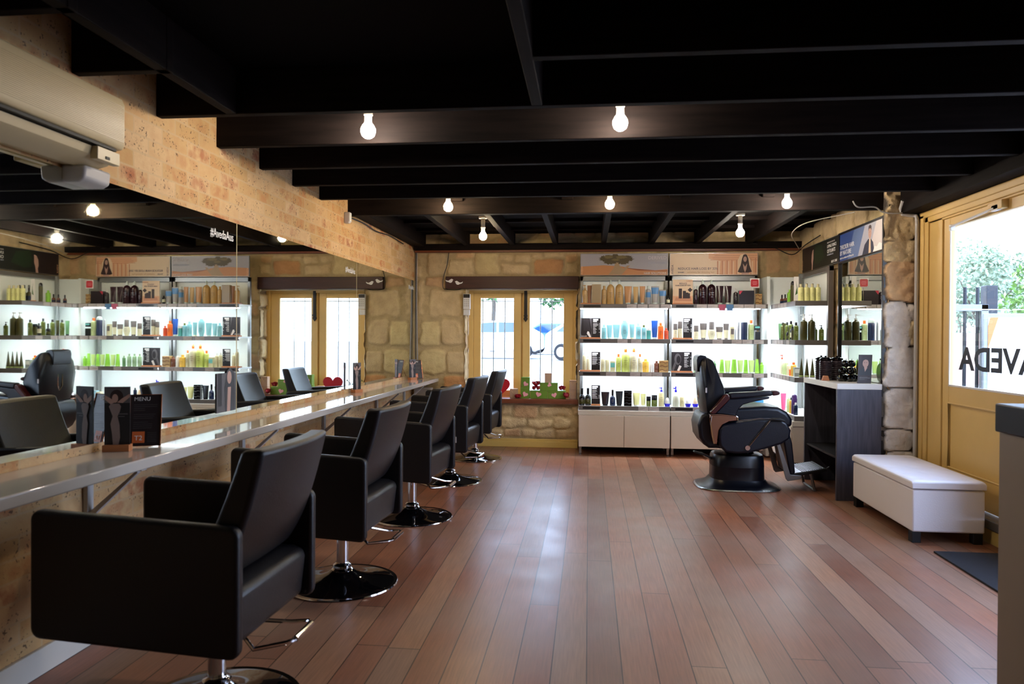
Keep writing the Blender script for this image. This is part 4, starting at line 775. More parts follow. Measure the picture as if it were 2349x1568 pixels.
        la([(0, 0), (.95, 0), (1, .04), (1, .76)], B, 'body'); la([(1.03, .76), (1.03, .97), (.9, 1), (0, 1)], Cp, 'lid')
    elif kind == 'bowl':
        la([(.0, 0), (.75, 0), (1.0, .30), (.98, .34)], Cp, 'base', n=20); la([(.80, .33), (.72, .6), (.45, .9), (.3, 1), (0, 1)], B, 'body', n=20)
    elif kind == 'box':
        d_ = min(w, .06); MB().box(x-r, x+r, y-d_/2, y+d_/2, z, z+h).obj('carton', B, root, bev=.0012)
        if cap == 'red': MB().prism([(x-r+.002, z+h-.002), (x-r+.042, z+h-.002), (x-r+.012, z+h-.042), (x-r+.002, z+h-.042)], y-d_/2-.001, y-d_/2).obj('corner_flash', 'p_red', root)
        elif cap != body: MB().box(x-r+.004, x+r-.004, y-d_/2-.001, y-d_/2, z+h*.42, z+h*.85).obj('front_label', Cp, root)
    if kind in ('bottle', 'litre', 'tube', 'halfb', 'oval', 'oval2', 'tube2', 'tube3', 'pumpb', 'flask') and w > .045:
        dk = 'print_dark' if body not in ('black', 'plum', 'plumdk', 'navy', 'royal', 'blackred', 'blackgr', 'amber', 'brown', 'olive') else 'print_white'
        # small printed mark on the front, wrapped as a curved patch
        ry = r*(.6 if kind.startswith('oval') else .8 if 'tube' in kind else 1.0)+.0008; mb = MB()
        if 'tube' not in kind:
            for zz, ww, hh in ((.46, .26, .012), (.38, .34, .008), (.30, .2, .008)):
                if kind in ('flask',) : zz *= .8
                mb.grid(lambda u, v, zz=zz, ww=ww, hh=hh: (x+(r+.0008)*math.sin((u-.5)*2*ww*1.6), y-ry*math.cos((u-.5)*2*ww*1.6), z+h*(zz+hh*v)), 4, 1)
            mb.obj('front_print', dk, root, smooth=False, fix=False)
    return root
ROWS = {
 'L1':(1.785,[
  ('pumpb',-0.050,0.061,0.235,'tan','tan','tan pump bottle'),
  ('tube',0.005,0.053,0.230,'amber','amber','amber brown tube'),
  ('box',0.087,0.105,0.241,'taupe','taupe','taupe carton on a wooden tray'),
  ('bottle',0.179,0.058,0.224,'tan','tan','slim tan bottle with a narrow cap'),
  ('litre',0.255,0.090,0.295,'tan','clear','tan litre bottle beside the slim tan bottle'),
  ('litre',0.357,0.094,0.298,'tan','clear','tan litre bottle beside the peach tube'),
  ('tube',0.460,0.088,0.219,'peach','clear','wide peach tube standing on its cap'),
  ('tube',0.551,0.060,0.213,'tanlt','clear','narrow tan tube standing on its cap'),
  ('tube',0.629,0.065,0.219,'peach','clear','peach tube beside the first blue bottle'),
  ('bottle2',0.697,0.059,0.224,'grey','clear','grey bottle with a blue band'),
  ('tube2',0.776,0.087,0.218,'grey','clear','tall grey tube with a blue top band'),
  ('tube2',0.865,0.083,0.176,'grey','clear','short grey tube with a blue top band'),
  ('bottle',0.930,0.039,0.108,'black','black','tiny black bottle at the post'),
 ]),
 'R1':(1.785,[
  ('bottle',1.250,0.046,0.218,'plum','clear','small plum bottle beside the peach display card'),
  ('litre',1.327,0.097,0.296,'plum','clear','plum litre bottle nearer the display card'),
  ('litre',1.429,0.097,0.296,'plum','clear','plum litre bottle nearer the plum tubes'),
  ('tube',1.526,0.086,0.222,'plum','clear','plum tube beside the litre bottles'),
  ('tube',1.619,0.085,0.222,'plum','clear','plum tube beside the white pump bottle'),
  ('pumpb',1.707,0.052,0.194,'plumdk','white','black bottle with a white pump'),
  ('box',1.825,0.170,0.165,'plumdk','red','wide dark plum carton with a red corner'),
 ]),
 'L2':(1.375,[
  ('bottle',0.180,0.058,0.172,'aqua','aqua','slim aqua bottle beside the hair poster'),
  ('tube',0.245,0.064,0.167,'aqua','clear','slender aqua tube'),
  ('tube',0.325,0.084,0.173,'aqua','clear','wide aqua tube'),
  ('oval',0.423,0.084,0.221,'aqua','aqua','tall oval aqua bottle'),
  ('tube',0.510,0.059,0.179,'aqua','cream','aqua tube with a cream spot'),
  ('bottle',0.585,0.060,0.190,'aqua','aqualt','pale aqua bottle with a cream spot'),
  ('bottle',0.649,0.051,0.169,'aqua','olive','slim aqua bottle with an olive spot'),
  ('jar',0.706,0.054,0.137,'teal','white','short teal jar with a white lid'),
  ('tube',0.774,0.076,0.222,'royal','clear','royal blue tube'),
  ('bottle',0.845,0.065,0.196,'orange','orange','tall bright orange bottle'),
  ('bottle',0.911,0.050,0.133,'redor','redor','small red orange bottle'),
 ]),
 'R2':(1.375,[
  ('halfb',1.016,0.048,0.186,'cream','greycap','grey topped cream bottle on the wooden tray'),
  ('halfb',1.072,0.054,0.213,'cream','greycap','taller grey topped tube on the wooden tray'),
  ('halfb',1.257,0.056,0.166,'cream','greycap','short grey topped cream bottle beside the price board'),
  ('tube3',1.340,0.079,0.193,'cream','greycap','wide cream tube with a grey top half'),
  ('oval2',1.434,0.089,0.209,'cream','greycap','oval cream bottle with a grey cap'),
  ('tube3',1.524,0.080,0.152,'cream','greycap','squat cream tube with a dark grey top'),
  ('tube3',1.601,0.061,0.189,'cream','greycap','narrow cream tube with a dark grey top'),
  ('box',1.669,0.043,0.152,'creamgr','greycap','small cream carton with a grey panel'),
  ('can',1.706,0.013,0.127,'silver','silver','thin silver vial'),
  ('can',1.741,0.024,0.220,'silver','silver','slim silver spray can'),
  ('can',1.808,0.073,0.252,'navy','clear','big navy aerosol can with a clear hood'),
  ('bottle',1.885,0.066,0.231,'palegr','orange','pale green bottle with an orange cap'),
  ('box',1.956,0.059,0.096,'black','black','lower black carton of a pair'),
 ]),
 'L3':(0.985,[
  ('bottle',-0.052,0.048,0.236,'creamtan','white','tall cream bottle on the wooden tray'),
  ('bottle',-0.004,0.040,0.189,'cream','white','shorter cream bottle on the wooden tray'),
  ('bottle',0.168,0.049,0.190,'creamtan','white','slim cream bottle beside the price board'),
  ('bottle',0.220,0.045,0.180,'creamtan','white','slim cream bottle with a dark spot'),
  ('box',0.285,0.058,0.127,'creamgr','tealcap','small cream carton with a teal top'),
  ('bottle',0.354,0.060,0.213,'yelgr','orange','yellow green bottle with an orange cap'),
  ('litre',0.438,0.100,0.288,'yelgr','orange','yellow green litre bottle with an orange cap'),
  ('litre',0.534,0.088,0.288,'cream','orange','cream litre bottle with an orange cap'),
  ('bottle',0.607,0.049,0.215,'cream','orange','slim cream bottle with an orange cap'),
  ('bottle',0.673,0.078,0.157,'gold','gold','golden yellow bottle'),
  ('can',0.742,0.045,0.142,'white','white','plain white vial with a dark spot'),
  ('bottle',0.801,0.060,0.134,'brown','brown','round brown bottle'),
 ]),
 'R3':(0.985,[
  ('bottle',1.255,0.050,0.163,'sage','sage','sage bottle beside the hair poster'),
  ('bottle',1.327,0.051,0.163,'sage','sage','sage bottle second from the hair poster'),
  ('bottle',1.398,0.051,0.164,'sage','sage','sage bottle behind the barber chair back'),
  ('bottle',1.470,0.041,0.139,'sagedk','sage','low sage bottle next to the green tubes'),
  ('cone',1.555,0.058,0.160,'lime','lime','lime tube nearest the barber chair back'),
  ('tube',1.621,0.068,0.150,'limelt','clear','pale lime tube closest to the barber chair'),
  ('cone',1.695,0.069,0.161,'lime','lime','broadest lime tube'),
  ('tube',1.766,0.065,0.152,'limelt','clear','middle one of three pale lime tubes'),
  ('cone',1.829,0.053,0.158,'lime','lime','lime tube between two pale lime tubes'),
  ('tube',1.893,0.067,0.153,'limelt','clear','third pale lime tube, nearest the corner'),
  ('cone',1.956,0.050,0.164,'lime','lime','tall lime tube nearest the white corner'),
  ('bottle',2.008,0.046,0.128,'lime','lime','short lime bottle at the white corner'),
 ]),
 'L4':(0.58,[
  ('flask',-0.076,0.067,0.209,'black','black','black flask with a long cap nearest the window'),
  ('flask',-0.005,0.071,0.210,'black','black','black flask beside the price board'),
  ('tube',0.200,0.097,0.165,'blackred','black','black tube with a dark red panel'),
  ('flask',0.287,0.063,0.193,'navy','black','navy bottle with a yellow spot'),
  ('tube',0.365,0.086,0.176,'blackgr','black','black tube with a grey panel'),
  ('tube',0.567,0.088,0.159,'paleyel','white','wide pale yellow tube'),
  ('tube',0.647,0.062,0.150,'paleyel','white','narrow pale yellow tube'),
  ('halfb',0.710,0.052,0.119,'olive','black','small olive jar with a white panel'),
  ('halfb',0.778,0.067,0.136,'olive','black','olive bottle with a tall black cap'),
  ('pumpb',0.859,0.064,0.227,'creamyel','blue','cream pump bottle with a blue head'),
  ('bowl',0.929,0.070,0.106,'white','blue','white pot on a blue base at the post'),
 ]),
 'R4':(0.58,[
  ('spray',1.027,0.076,0.240,'palewh','blue','clear spray bottle with a blue nozzle'),
  ('bottle',1.100,0.052,0.146,'creamyel','white','small cream bottle beside the blue nozzle spray'),
  ('bowl',1.169,0.068,0.115,'white','blue','white blue based pot beside the cream bottle'),
  ('bowl',1.254,0.070,0.111,'peachlt','blue','peach pot on a blue base'),
  ('bottle',1.317,0.042,0.133,'navy','black','navy bottle behind the barber chair back'),
  ('box',1.802,0.056,0.078,'cream','white','small cream carton above the barber chair seat'),
  ('box',1.881,0.097,0.092,'skylt','skylt','light blue packet above the barber chair seat'),
  ('box',1.982,0.090,0.096,'sky','sky','sky blue packet near the white corner'),
 ]),
}
RN = {'L1': 'on the top shelf by the window', 'R1': 'on the top shelf by the corner', 'L2': 'on the second shelf by the window', 'R2': 'on the second shelf by the corner', 'L3': 'on the third shelf by the window', 'R3': 'on the third shelf by the corner', 'L4': 'on the bottom shelf by the window', 'R4': 'on the bottom shelf by the corner'}
for k, (z, items) in ROWS.items():
    for j, (kd, x, w, h, b_, c_, desc) in enumerate(items):
        if k in ('L1', 'L2', 'L3') and j == 2 and 'tray' in desc: pass
        zz = z+(.018 if 'tray' in desc else 0)
        product(kd, x, 8.705, zz+.0005, w, h-(.018 if 'tray' in desc else 0)-.002, b_, c_, desc+' '+RN[k], 'products '+RN[k])
# second carton of the black pair, stacked
product('box', 1.951, 8.705, 1.4905, .062, .05, 'black', 'tealcap', 'small upper black carton of the pair on the second shelf by the corner', 'products '+RN['R2'])
def stand(x0, x1, z, ztop, kind, lab, nm='price_board', y=8.70, bw=None, cat='sign'):
    r = empty(nm, ((x0+x1)/2, y, z)); tag(r, lab, cat); b0, b1 = bw or (x0-.004, x1+.004)
    MB().box(b0, b1, y-.03, y+.03, z+.0005, z+.018).obj('wooden_base', 'pale_wood', r, bev=.002)
    MB().box(x0, x1, y-.004, y, z+.018, ztop).obj('card', 'tag_black' if kind != 'sand' else 'sand_ink', r, smooth=False)
    W_, H_ = x1-x0, ztop-z-.018; F = Flat((x0, y-.0045, z+.018), (1, 0, 0), (0, 0, 1)); q = random.Random(int(x0*991))
    xs = 0
    if kind in ('hair', 'face'):
        xs = W_*.56; F.rect(0, 0, xs, H_, 'print_grey' if kind == 'hair' else 'print_dark')
        if kind == 'hair':
            F.poly([(xs*.1, H_), (xs*.02, H_*.2), (xs*.2, 0), (xs*.9, 0), (xs*.98, H_*.4), (xs*.8, H_)], 'print_dark')
            for i in range(5): F.poly([(xs*(.25+i*.1), H_*.95), (xs*(.27+i*.1), H_*.95), (xs*(.33+i*.12), H_*.35), (xs*(.31+i*.12), H_*.35)], 'print_grey')
            F.poly([(xs*.55, H_*.2), (xs*.62, H_*.32), (xs*.75, H_*.3), (xs*.95, H_*.02), (xs*.8, 0)], 'print_white'); text('lettering', 'smooth', H_*.1, (x0+.004, y-.006, z+.026), (1, 0, 0), (0, 0, 1), 'print_white', r)
        else:
            F.ell(xs*.55, H_*.62, xs*.3, H_*.3, 'print_grey').ell(xs*.62, H_*.6, xs*.18, H_*.2, 'print_dark').poly([(xs*.1, H_*.2), (xs*.3, H_*.5), (xs*.4, H_*.3), (xs*.2, 0), (0, 0)], 'print_grey').poly([(xs*.5, H_*.02), (xs*.7, H_*.3), (xs*.9, H_*.25), (xs*.7, 0)], 'print_white')
    if kind in ('hair', 'face', 'menu'):
        L_ = [(xs+W_*.07, H_*.88, xs+(W_-xs)*.75, H_*.96), (xs+W_*.07, H_*.80, xs+(W_-xs)*.6, H_*.86)]
        zz = .72
        while zz > (.18 if kind != 'menu' else .30):
            L_.append((xs+W_*.07, H_*zz, xs+(W_-xs)*q.uniform(.4, .75), H_*(zz+.018)));
            if q.random() < .6: L_.append((xs+(W_-xs)*.84, H_*zz, xs+(W_-xs)*.94, H_*(zz+.022)))
            zz -= .052
        F.rects(L_, 'print_white')
    if kind == 'sand':
        F.rect(0, 0, W_, H_*.3, 'temple').poly([(W_*.1, H_*.1), (W_*.15, H_*.25), (W_*.5, H_*.22), (W_*.9, H_*.28), (W_*.95, H_*.08)], 'temple2')
        for a_, b_ in ((.30, .62), (.5, .52), (.62, .45), (.7, .42)): F.rect(W_*a_, H_*.2, W_*(a_+.16), H_*b_, 'hair_ink')
        F.poly([(W_*.86, H_*.66), (W_*.98, H_*.56), (W_*.86, H_*.46), (W_*.74, H_*.56)], 'hair_ink')
        for s_, zz, sz, a_ in (('AVEDA', .90, .026, .66), ('REDUCE', .80, .026, .32), ('HAIR LOSS BY 33%', .72, .024, .12)): text('lettering', s_, sz, (x0+W_*a_, y-.006, z+.018+H_*zz), (1, 0, 0), (0, 0, 1), 'temple2' if zz > .85 else 'text_navy', r, sx=.9)
    F.obj('print', r); return r
stand(.982, 1.214, 1.785, 2.08, 'sand', 'sand coloured product display card on the top shelf beside the plum bottles', 'display_card')
stand(-.096, .136, 1.375, 1.622, 'hair', 'black and white hair poster with price list on the second shelf by the window', bw=(-.10, .14))
stand(1.106, 1.209, 1.375, 1.624, 'menu', 'black price board on the second shelf between the grey topped cream tubes', bw=(.985, 1.213))
stand(.034, .136, .985, 1.219, 'menu', 'black price board on the third shelf beside tall cream bottles', bw=(-.105, .138))
stand(.973, 1.207, .985, 1.227, 'face', 'grey portrait poster with price list on the third shelf beside sage bottles', bw=(.97, 1.215))
stand(.036, .138, .58, .821, 'menu', 'black price board on the bottom shelf between the black flasks and dark tube')
MB_t = MB().box(-.10, .142, 8.67, 8.735, 1.7855, 1.803).obj('display_tray', 'pale_wood', bev=.002); tag(MB_t, 'wooden tray under the taupe carton on the top shelf by the window', 'tray')
r = empty('display_sign', (1.915, 8.69, 1.785)); tag(r, 'small pink sign on a wire stem on the top shelf by the corner', 'sign')
MB().tube([(1.9155, 8.665, 1.786), (1.9155, 8.665, 1.985)], .003, 6).lathe([(.018, 1.786), (.018, 1.792), (.004, 1.80)], (1.9155, 8.665, 0), 12).obj('stem', 'chrome', r)
MB().box(1.858, 1.966, 8.658, 8.661, 1.98, 2.09).obj('card', 'print_white', r); F = Flat((1.858, 8.6575, 1.98), (1, 0, 0), (0, 0, 1)); F.poly([(.02, .012), (.088, .012), (.098, .022), (.098, .088), (.088, .098), (.02, .098), (.01, .088), (.01, .022)], 'heart_red').rects([(.03, .068, .078, .072), (.026, .052, .082, .056), (.032, .036, .076, .040)], 'heart_pink'); F.obj('print', r)
def stack(x0, x1, z, zs, m_, lab, y=8.705, strap='p_brown'):
    n = len(zs)-1
    for i in range(n):
        r = empty('stacked_box', ((x0+x1)/2, y, zs[i])); tag(r, lab % ('lowest', 'middle', 'topmost')[i if n > 1 else 0], 'box', lab[:12].strip()+' stack')
        MB().box(x0, x1, y-.03, y+.03, zs[i]+.0005, zs[i+1]-.001).obj('box_body', m_, r, bev=.003)
        MB().tube([(x0+.005, y-.032, (zs[i]+zs[i+1])/2), (x0+(x1-x0)*.35, y-.036, (zs[i]+zs[i+1])/2+.008), (x0+(x1-x0)*.65, y-.036, (zs[i]+zs[i+1])/2-.006), (x1-.005, y-.032, (zs[i]+zs[i+1])/2+.004)], .004, 6).obj('strap', strap, r)
stack(1.935, 2.012, 1.785, (1.785, 1.83, 1.873, 1.915), 'p_tanlt', '%s brown strapped box of the stack behind the pink sign', y=8.75)
stack(.829, .934, .985, (.985, 1.034, 1.082, 1.125), 'p_tanlt', '%s tan strapped box of the stack on the third shelf')
stack(.421, .511, .58, (.58, .648, .716, .765), 'p_black', '%s black box of the stack on the bottom shelf', strap='p_blackgr')
# side unit products --------------------------------------------------
G = 'products on the side shelves'
for i in range(4): product('bottle', 2.225+.058*i, 7.93, 1.7855, .056, .185, 'sage' if 0 else 'paleyel', 'creamtan', ('first', 'second', 'third', 'fourth')[i]+' pale yellow bottle from the counter corner on the top side shelf', 'pale yellow bottles on the top side shelf')
for i, x in enumerate((2.27, 2.33, 2.39)): product('flask', x, 8.08, 1.7855, .05, .20, 'darkolive', 'black', ('dark olive bottle behind the first pale yellow bottle', 'dark olive bottle behind the second pale yellow bottle', 'dark olive bottle behind the third pale yellow bottle')[i]+' on the side shelf', G)
for i, (x, y) in enumerate(((2.205, 8.60), (2.215, 8.50), (2.22, 8.42))): product('flask', x, y, 1.7855, .042, .11, 'brown', 'black', ('small brown dropper bottle at the corner end', 'small brown dropper bottle in the middle of three', 'small brown dropper bottle next to the yellow green one')[i]+' of the top side shelf', G)
product('bottle', 2.22, 8.33, 1.7855, .055, .15, 'lime', 'lime', 'bright yellow green bottle on the top side shelf', G)
product('can', 2.215, 8.20, 1.7855, .045, .235, 'darkolive', 'black', 'tall dark olive can on the top side shelf', G)
r = empty('display_card', (2.22, 8.08, 1.785)); tag(r, 'tall white card with a plant picture on the top side shelf', 'sign')
MB().box(2.19, 2.245, 8.07, 8.10, 1.7855, 1.80).obj('wooden_base', 'pale_wood', r); MB().box(2.195, 2.245, 8.083, 8.087, 1.80, 2.06).obj('card', 'print_white', r); Flat((2.195, 8.0828, 1.80), (1, 0, 0), (0, 0, 1)).poly([(.015, .06), (.03, .14), (.022, .22), (.035, .15), (.04, .08)], 'leaf_green').obj('print', r)
for i, (x, y, w, h, kd, b_, c_, de) in enumerate((
    (2.255, 7.92, .074, .275, 'pumpb', 'darkolive', 'white', 'tall olive litre pump bottle nearer the white corner'), (2.335, 7.92, .074, .275, 'pumpb', 'darkolive', 'white', 'tall olive litre pump bottle nearer the framed mirror'),
    (2.39, 7.98, .045, .16, 'pumpb', 'olive', 'black', 'short olive pump bottle behind the litre pump bottle'), (2.435, 7.92, .05, .16, 'pumpb', 'olive', 'black', 'short olive pump bottle beside the open end post'),
    (2.205, 8.02, .05, .19, 'bottle', 'olive', 'black', 'olive bottle before the litre pump bottles'), (2.20, 8.09, .05, .14, 'jar', 'darkolive', 'black', 'squat olive jar'),
    (2.205, 8.16, .05, .15, 'bottle', 'black', 'black', 'black bottle beside the squat olive jar'), (2.21, 8.235, .05, .21, 'bottle', 'olive', 'black', 'taller olive bottle with a black cap'),
    (2.205, 8.31, .052, .15, 'flask', 'black', 'black', 'black flask between two olive bottles'), (2.21, 8.39, .052, .20, 'bottle', 'olive', 'black', 'olive bottle beside the black flask'),
    (2.205, 8.47, .05, .19, 'tube', 'darkolive', 'black', 'dark olive tube'), (2.205, 8.55, .055, .20, 'bottle', 'olive', 'black', 'olive bottle next to the grey green tube'), (2.21, 8.65, .06, .19, 'tube', 'sagedk', 'black', 'grey green tube next to the white corner'))):
    product(kd, x, y, 1.3755, w, h, b_, c_, de+' on the second side shelf', G)
for i in range(4): product('cone', 2.235+i*.056, 7.92, .9855, .05, .20, 'darkolive', 'black', ('first', 'second', 'third', 'fourth')[i]+' black pointed cone from the white corner on the third side shelf', 'black pointed cones on the third side shelf')
for o_ in bpy.data.objects:
    if o_.get('group') == 'black pointed cones on the third side shelf':
        for c_ in kids(o_):
            if c_.name.startswith('body'):
                zc = min(v.co.z for v in c_.data.vertices); xc = wm(o_).translation.x; yc = wm(o_).translation.y
                for v in c_.data.vertices:
                    t = (v.co.z-zc)/.20; k_ = (1-t*.92)/max(.05, (.97-.36*t)); v.co.x = xc+(v.co.x-xc)*k_; v.co.y = yc+(v.co.y-yc)*k_
for i, (x, y, w, h, kd, b_, c_, de) in enumerate(((2.215, 8.02, .06, .10, 'box', 'silver', 'white', 'silver grey carton beside the cones'), (2.205, 8.10, .06, .15, 'bottle', 'gold', 'orange', 'golden bottle with an orange cap'), (2.205, 8.19, .045, .07, 'jar', 'orange', 'orange', 'little orange jar'),
    (2.205, 8.28, .05, .14, 'bottle', 'cream', 'white', 'cream bottle beside the little orange jar'), (2.205, 8.37, .05, .17, 'bottle', 'palegr', 'white', 'pale green bottle beside the cream one'), (2.205, 8.46, .05, .20, 'spray', 'palegr', 'white', 'pale green spray bottle'), (2.205, 8.57, .05, .22, 'pumpb', 'cream', 'redor', 'cream pump bottle with an orange pump'))):
    product(kd, x, y, .9855, w, h, b_, c_, de+' on the third side shelf', G)
for i, (x, y, w, h, kd, b_, c_, de) in enumerate(((2.205, 8.50, .06, .19, 'tube', 'pink', 'pink', 'pink tube'), (2.205, 8.27, .045, .20, 'pumpb', 'palegr', 'white', 'pale green pump bottle'), (2.205, 8.17, .05, .17, 'bottle', 'gold', 'black', 'black capped yellow bottle'), (2.21, 8.08, .06, .21, 'can', 'purple', 'purple', 'tall purple can'), (2.20, 7.99, .045, .13, 'bottle', 'navy', 'white', 'navy bottle with a white cap'))):
    product(kd, x, y, .5805, w, h, b_, c_, de+' on the bottom side shelf', G)
# things on the retail counter -----------------------------------------
for i, (x, y) in enumerate(((2.185, 6.98), (2.30, 7.02), (2.19, 7.12))):
    r = empty('candle_jar', (x, y, 1.01)); tag(r, ('tall black ribbed canister at the counter edge', 'tall black ribbed canister next to the round pots', 'tall black ribbed canister behind the first one')[i], 'jar', 'black ribbed canisters on the product counter')
    q = []; 
    for k in range(9): q += [(.050, .012+k*.018), (.053, .018+k*.018), (.053, .024+k*.018), (.050, .028+k*.018)]
    MB().lathe([(0, 0), (.048, 0)]+q+[(.046, .18), (.040, .185), (.0, .185)], (x, y, 1.0105), 24).obj('body', 'p_plumdk', r); MB().lathe([(.052, .186), (.054, .20), (.04, .21), (.008, .214), (.01, .225), (0, .227)], (x, y, 1.0105), 24).obj('lid', 'gloss_black', r)
PT = [(2.27, 6.82, 0), (2.345, 6.80, 0), (2.40, 6.86, 0), (2.32, 6.87, 0), (2.285, 6.83, 1), (2.355, 6.82, 1), (2.39, 6.88, 1), (2.32, 6.85, 2), (2.375, 6.86, 2)]
ND = ['bottom pot at the canister end', 'bottom pot below the pile', 'bottom pot behind the portrait card', 'bottom pot at the rear', 'middle pot at the canister end', 'middle pot in the centre', 'middle pot behind the portrait card', 'top pot nearer the canisters', 'top pot nearer the mirror']
for (x, y, lv), de in zip(PT, ND):
    r = empty('glossy_pot', (x, y, 1.01+lv*.064)); tag(r, 'round glossy black pot, '+de+' on the counter', 'pot', 'round black pots piled on the product counter')
    MB().lathe([(0, 0), (.018, 0), (.032, .012), (.036, .03), (.031, .046)], (x, y, 1.0105+lv*.0645), 20).obj('body', 'gloss_black', r); MB().lathe([(.032, .046), (.028, .056), (.012, .062), (0, .0635)], (x, y, 1.0105+lv*.0645), 20).obj('lid', 'gloss_black', r)
r = empty('round_brush_disc', (2.475, 6.72, 1.01)); tag(r, 'big glossy black disc standing behind the portrait card', 'disc')
MB().lathe([(0, -.02), (.08, -.02), (.088, -.012), (.088, .012), (.08, .02), (0, .02)], (0, 0, 0), 32).obj('disc', 'gloss_black', r, loc=None)
for c_ in kids(r):
    for v in c_.data.vertices: a, b_, g_ = v.co; v.co = Vector((2.455+g_*.6, 6.72+a, 1.0985+b_))
r = empty('portrait_card', (2.38, 6.58, 1.01)); tag(r, 'dark portrait card of a man in a black coat on the counter corner', 'sign')
P0 = Vector((2.322, 6.56, 1.0105)); u_ = Vector((1, .1, 0)).normalized(); v_ = Vector((.08, .12, 1)).normalized(); n_ = u_.cross(v_)
q = [P0, P0+u_*.118, P0+u_*.118+v_*.25, P0+v_*.25]; q += [p_-n_*.004 for p_ in q]
MB().add(q, [(0, 1, 2, 3), (7, 6, 5, 4), (0, 4, 5, 1), (1, 5, 6, 2), (2, 6, 7, 3), (3, 7, 4, 0)]).obj('card', 'hair_ink', r)
MB().add([P0+u_*.02-n_*.004, P0+u_*.10-n_*.004, P0+u_*.10-n_*.004+v_*.16, P0+u_*.02-n_*.004+v_*.16, P0+u_*.02-n_*.06, P0+u_*.10-n_*.06], [(0, 3, 4), (1, 5, 2), (2, 5, 4, 3)]).obj('easel', 'tag_black', r)
F = Flat(P0+n_*.0005, u_, v_); F.poly([(.0, .07), (.02, .12), (.045, .14), (.06, .11), (.075, .135), (.10, .12), (.118, .07)], 'print_black').poly([(.05, .14), (.06, .10), (.078, .135), (.075, .15)], 'print_skin').ell(.062, .175, .026, .036, 'print_skin').poly([(.033, .185), (.036, .215), (.055, .228), (.08, .222), (.09, .205), (.089, .185), (.082, .202), (.06, .208), (.042, .200)], 'night3')
F.ell(.053, .181, .004, .0025, 'hair_ink', 8).ell(.071, .181, .004, .0025, 'hair_ink', 8).poly([(.054, .156), (.070, .156), (.062, .152)], 'temple2').rects([(.012, .052, .085, .056), (.012, .042, .105, .049), (.012, .034, .06, .037), (.012, .028, .08, .031)], 'print_grey'); F.obj('print', r)
tag(MB().prism([(2.115+.02, 1.0105), (2.20, 1.0105), (2.185, 1.055), (2.15, 1.055)], 6.90, 6.94).obj('wooden_card_holder', 'pale_wood', bev=.002), 'small pale wooden block on the edge of the product counter', 'block')
# window ledge ----------------------------------------------------------
ZS = .6125
def heart_pts(s, n=28):
    out = []
    for i in range(n):
        t = 2*math.pi*i/n; out.append((s*16*math.sin(t)**3/34, s*(13*math.cos(t)-5*math.cos(2*t)-2*math.cos(3*t)-math.cos(4*t))/34))
    return out
tag(MB().prism([(-1.13+a_, ZS+.145+b_) for a_, b_ in heart_pts(.285)], 9.165, 9.19).obj('heart_ornament', 'heart_red', bev=.004), 'big red heart standing on the window ledge', 'heart')
def gift(x0, x1, z0, z1, m_, lab, y=9.2, d_=.09, heart=None, nm='gift_box'):
    r = empty(nm, ((x0+x1)/2, y, z0)); tag(r, lab, 'gift box', 'gifts on the window ledge'); MB().box(x0, x1, y-d_/2, y+d_/2, z0+.0005, z1-.018).obj('box_body', m_, r, bev=.002)
    MB().box(x0-.001, x1+.001, y-d_/2-.001, y+d_/2+.001, z1-.018, z1).obj('lid', m_, r, bev=.002)
    if heart: hx, hz, s, a = heart; MB().prism([(hx+a_*math.cos(a)-b_*math.sin(a), hz+a_*math.sin(a)+b_*math.cos(a)) for a_, b_ in heart_pts(s)], y-d_/2-.006, y-d_/2-.002).obj('paper_heart', 'heart_pink', r)
    else: MB().tube([((x0+x1)/2-.03, y-d_/2-.003, z1-.02), ((x0+x1)/2, y-d_/2-.003, z1-.065), ((x0+x1)/2+.03, y-d_/2-.003, z1-.02)], .0025, 6).obj('ribbon', 'p_tanlt', r)
    return r
gift(-.995, -.90, ZS, .732, 'gift_tan', 'tan gift box beside the red heart')
gift(-.857, -.745, ZS, .745, 'gift_green', 'lower green gift box with a pink heart under another, at the window post', heart=(-.80, .665, .075, -.5))
gift(-.85, -.743, .7455, .88, 'gift_green', 'upper green gift box with a pink heart, stacked at the window post', heart=(-.795, .795, .07, -.6))
gift(-.732, -.518, ZS, .715, 'gift_green', 'wide green gift box with a pink heart on the ledge under the rose posy', heart=(-.63, .665, .075, -.3))
gift(-.51, -.286, ZS, .715, 'gift_green', 'wide green gift box with a pink heart on the ledge under the loose roses', heart=(-.43, .66, .072, .3))
gift(-.613, -.388, .7155, .816, 'gift_green', 'wide green gift box lying across the two lower ones', heart=(-.49, .79, .06, 1.2))
gift(-.553, -.467, .8165, .935, 'gift_tan', 'brown gift box standing on the topmost green box', d_=.06)
gift(-.238, -.15, ZS, .728, 'gift_tan', 'lower brown gift box at the shelving end of the ledge', d_=.08)
gift(-.238, -.15, .7285, .848, 'gift_tan', 'upper brown gift box at the shelving end of the ledge', d_=.08)
def rose(mb, c, s, q):
    mb.lathe([(0, -.5*s), (.45*s, -.3*s), (.72*s, .1*s), (.66*s, .55*s), (.35*s, .75*s), (.2*s, .62*s), (0, .6*s)], c, 12)
    for k in range(11):
        a0 = q.uniform(0, 6.28); rr_ = s*(.25+.75*k/10); tl = q.uniform(.5, .9)
        def f(u, v, a0=a0, rr_=rr_, tl=tl): a = a0+(u-.5)*1.9; k2 = rr_*(.35+.65*v**.6); return (c[0]+k2*math.cos(a), c[1]+k2*math.sin(a), c[2]+s*(v*1.3*tl*1.1-.2)-s*.25*(2*u-1)**2*v)
        mb.grid(f, 4, 3)
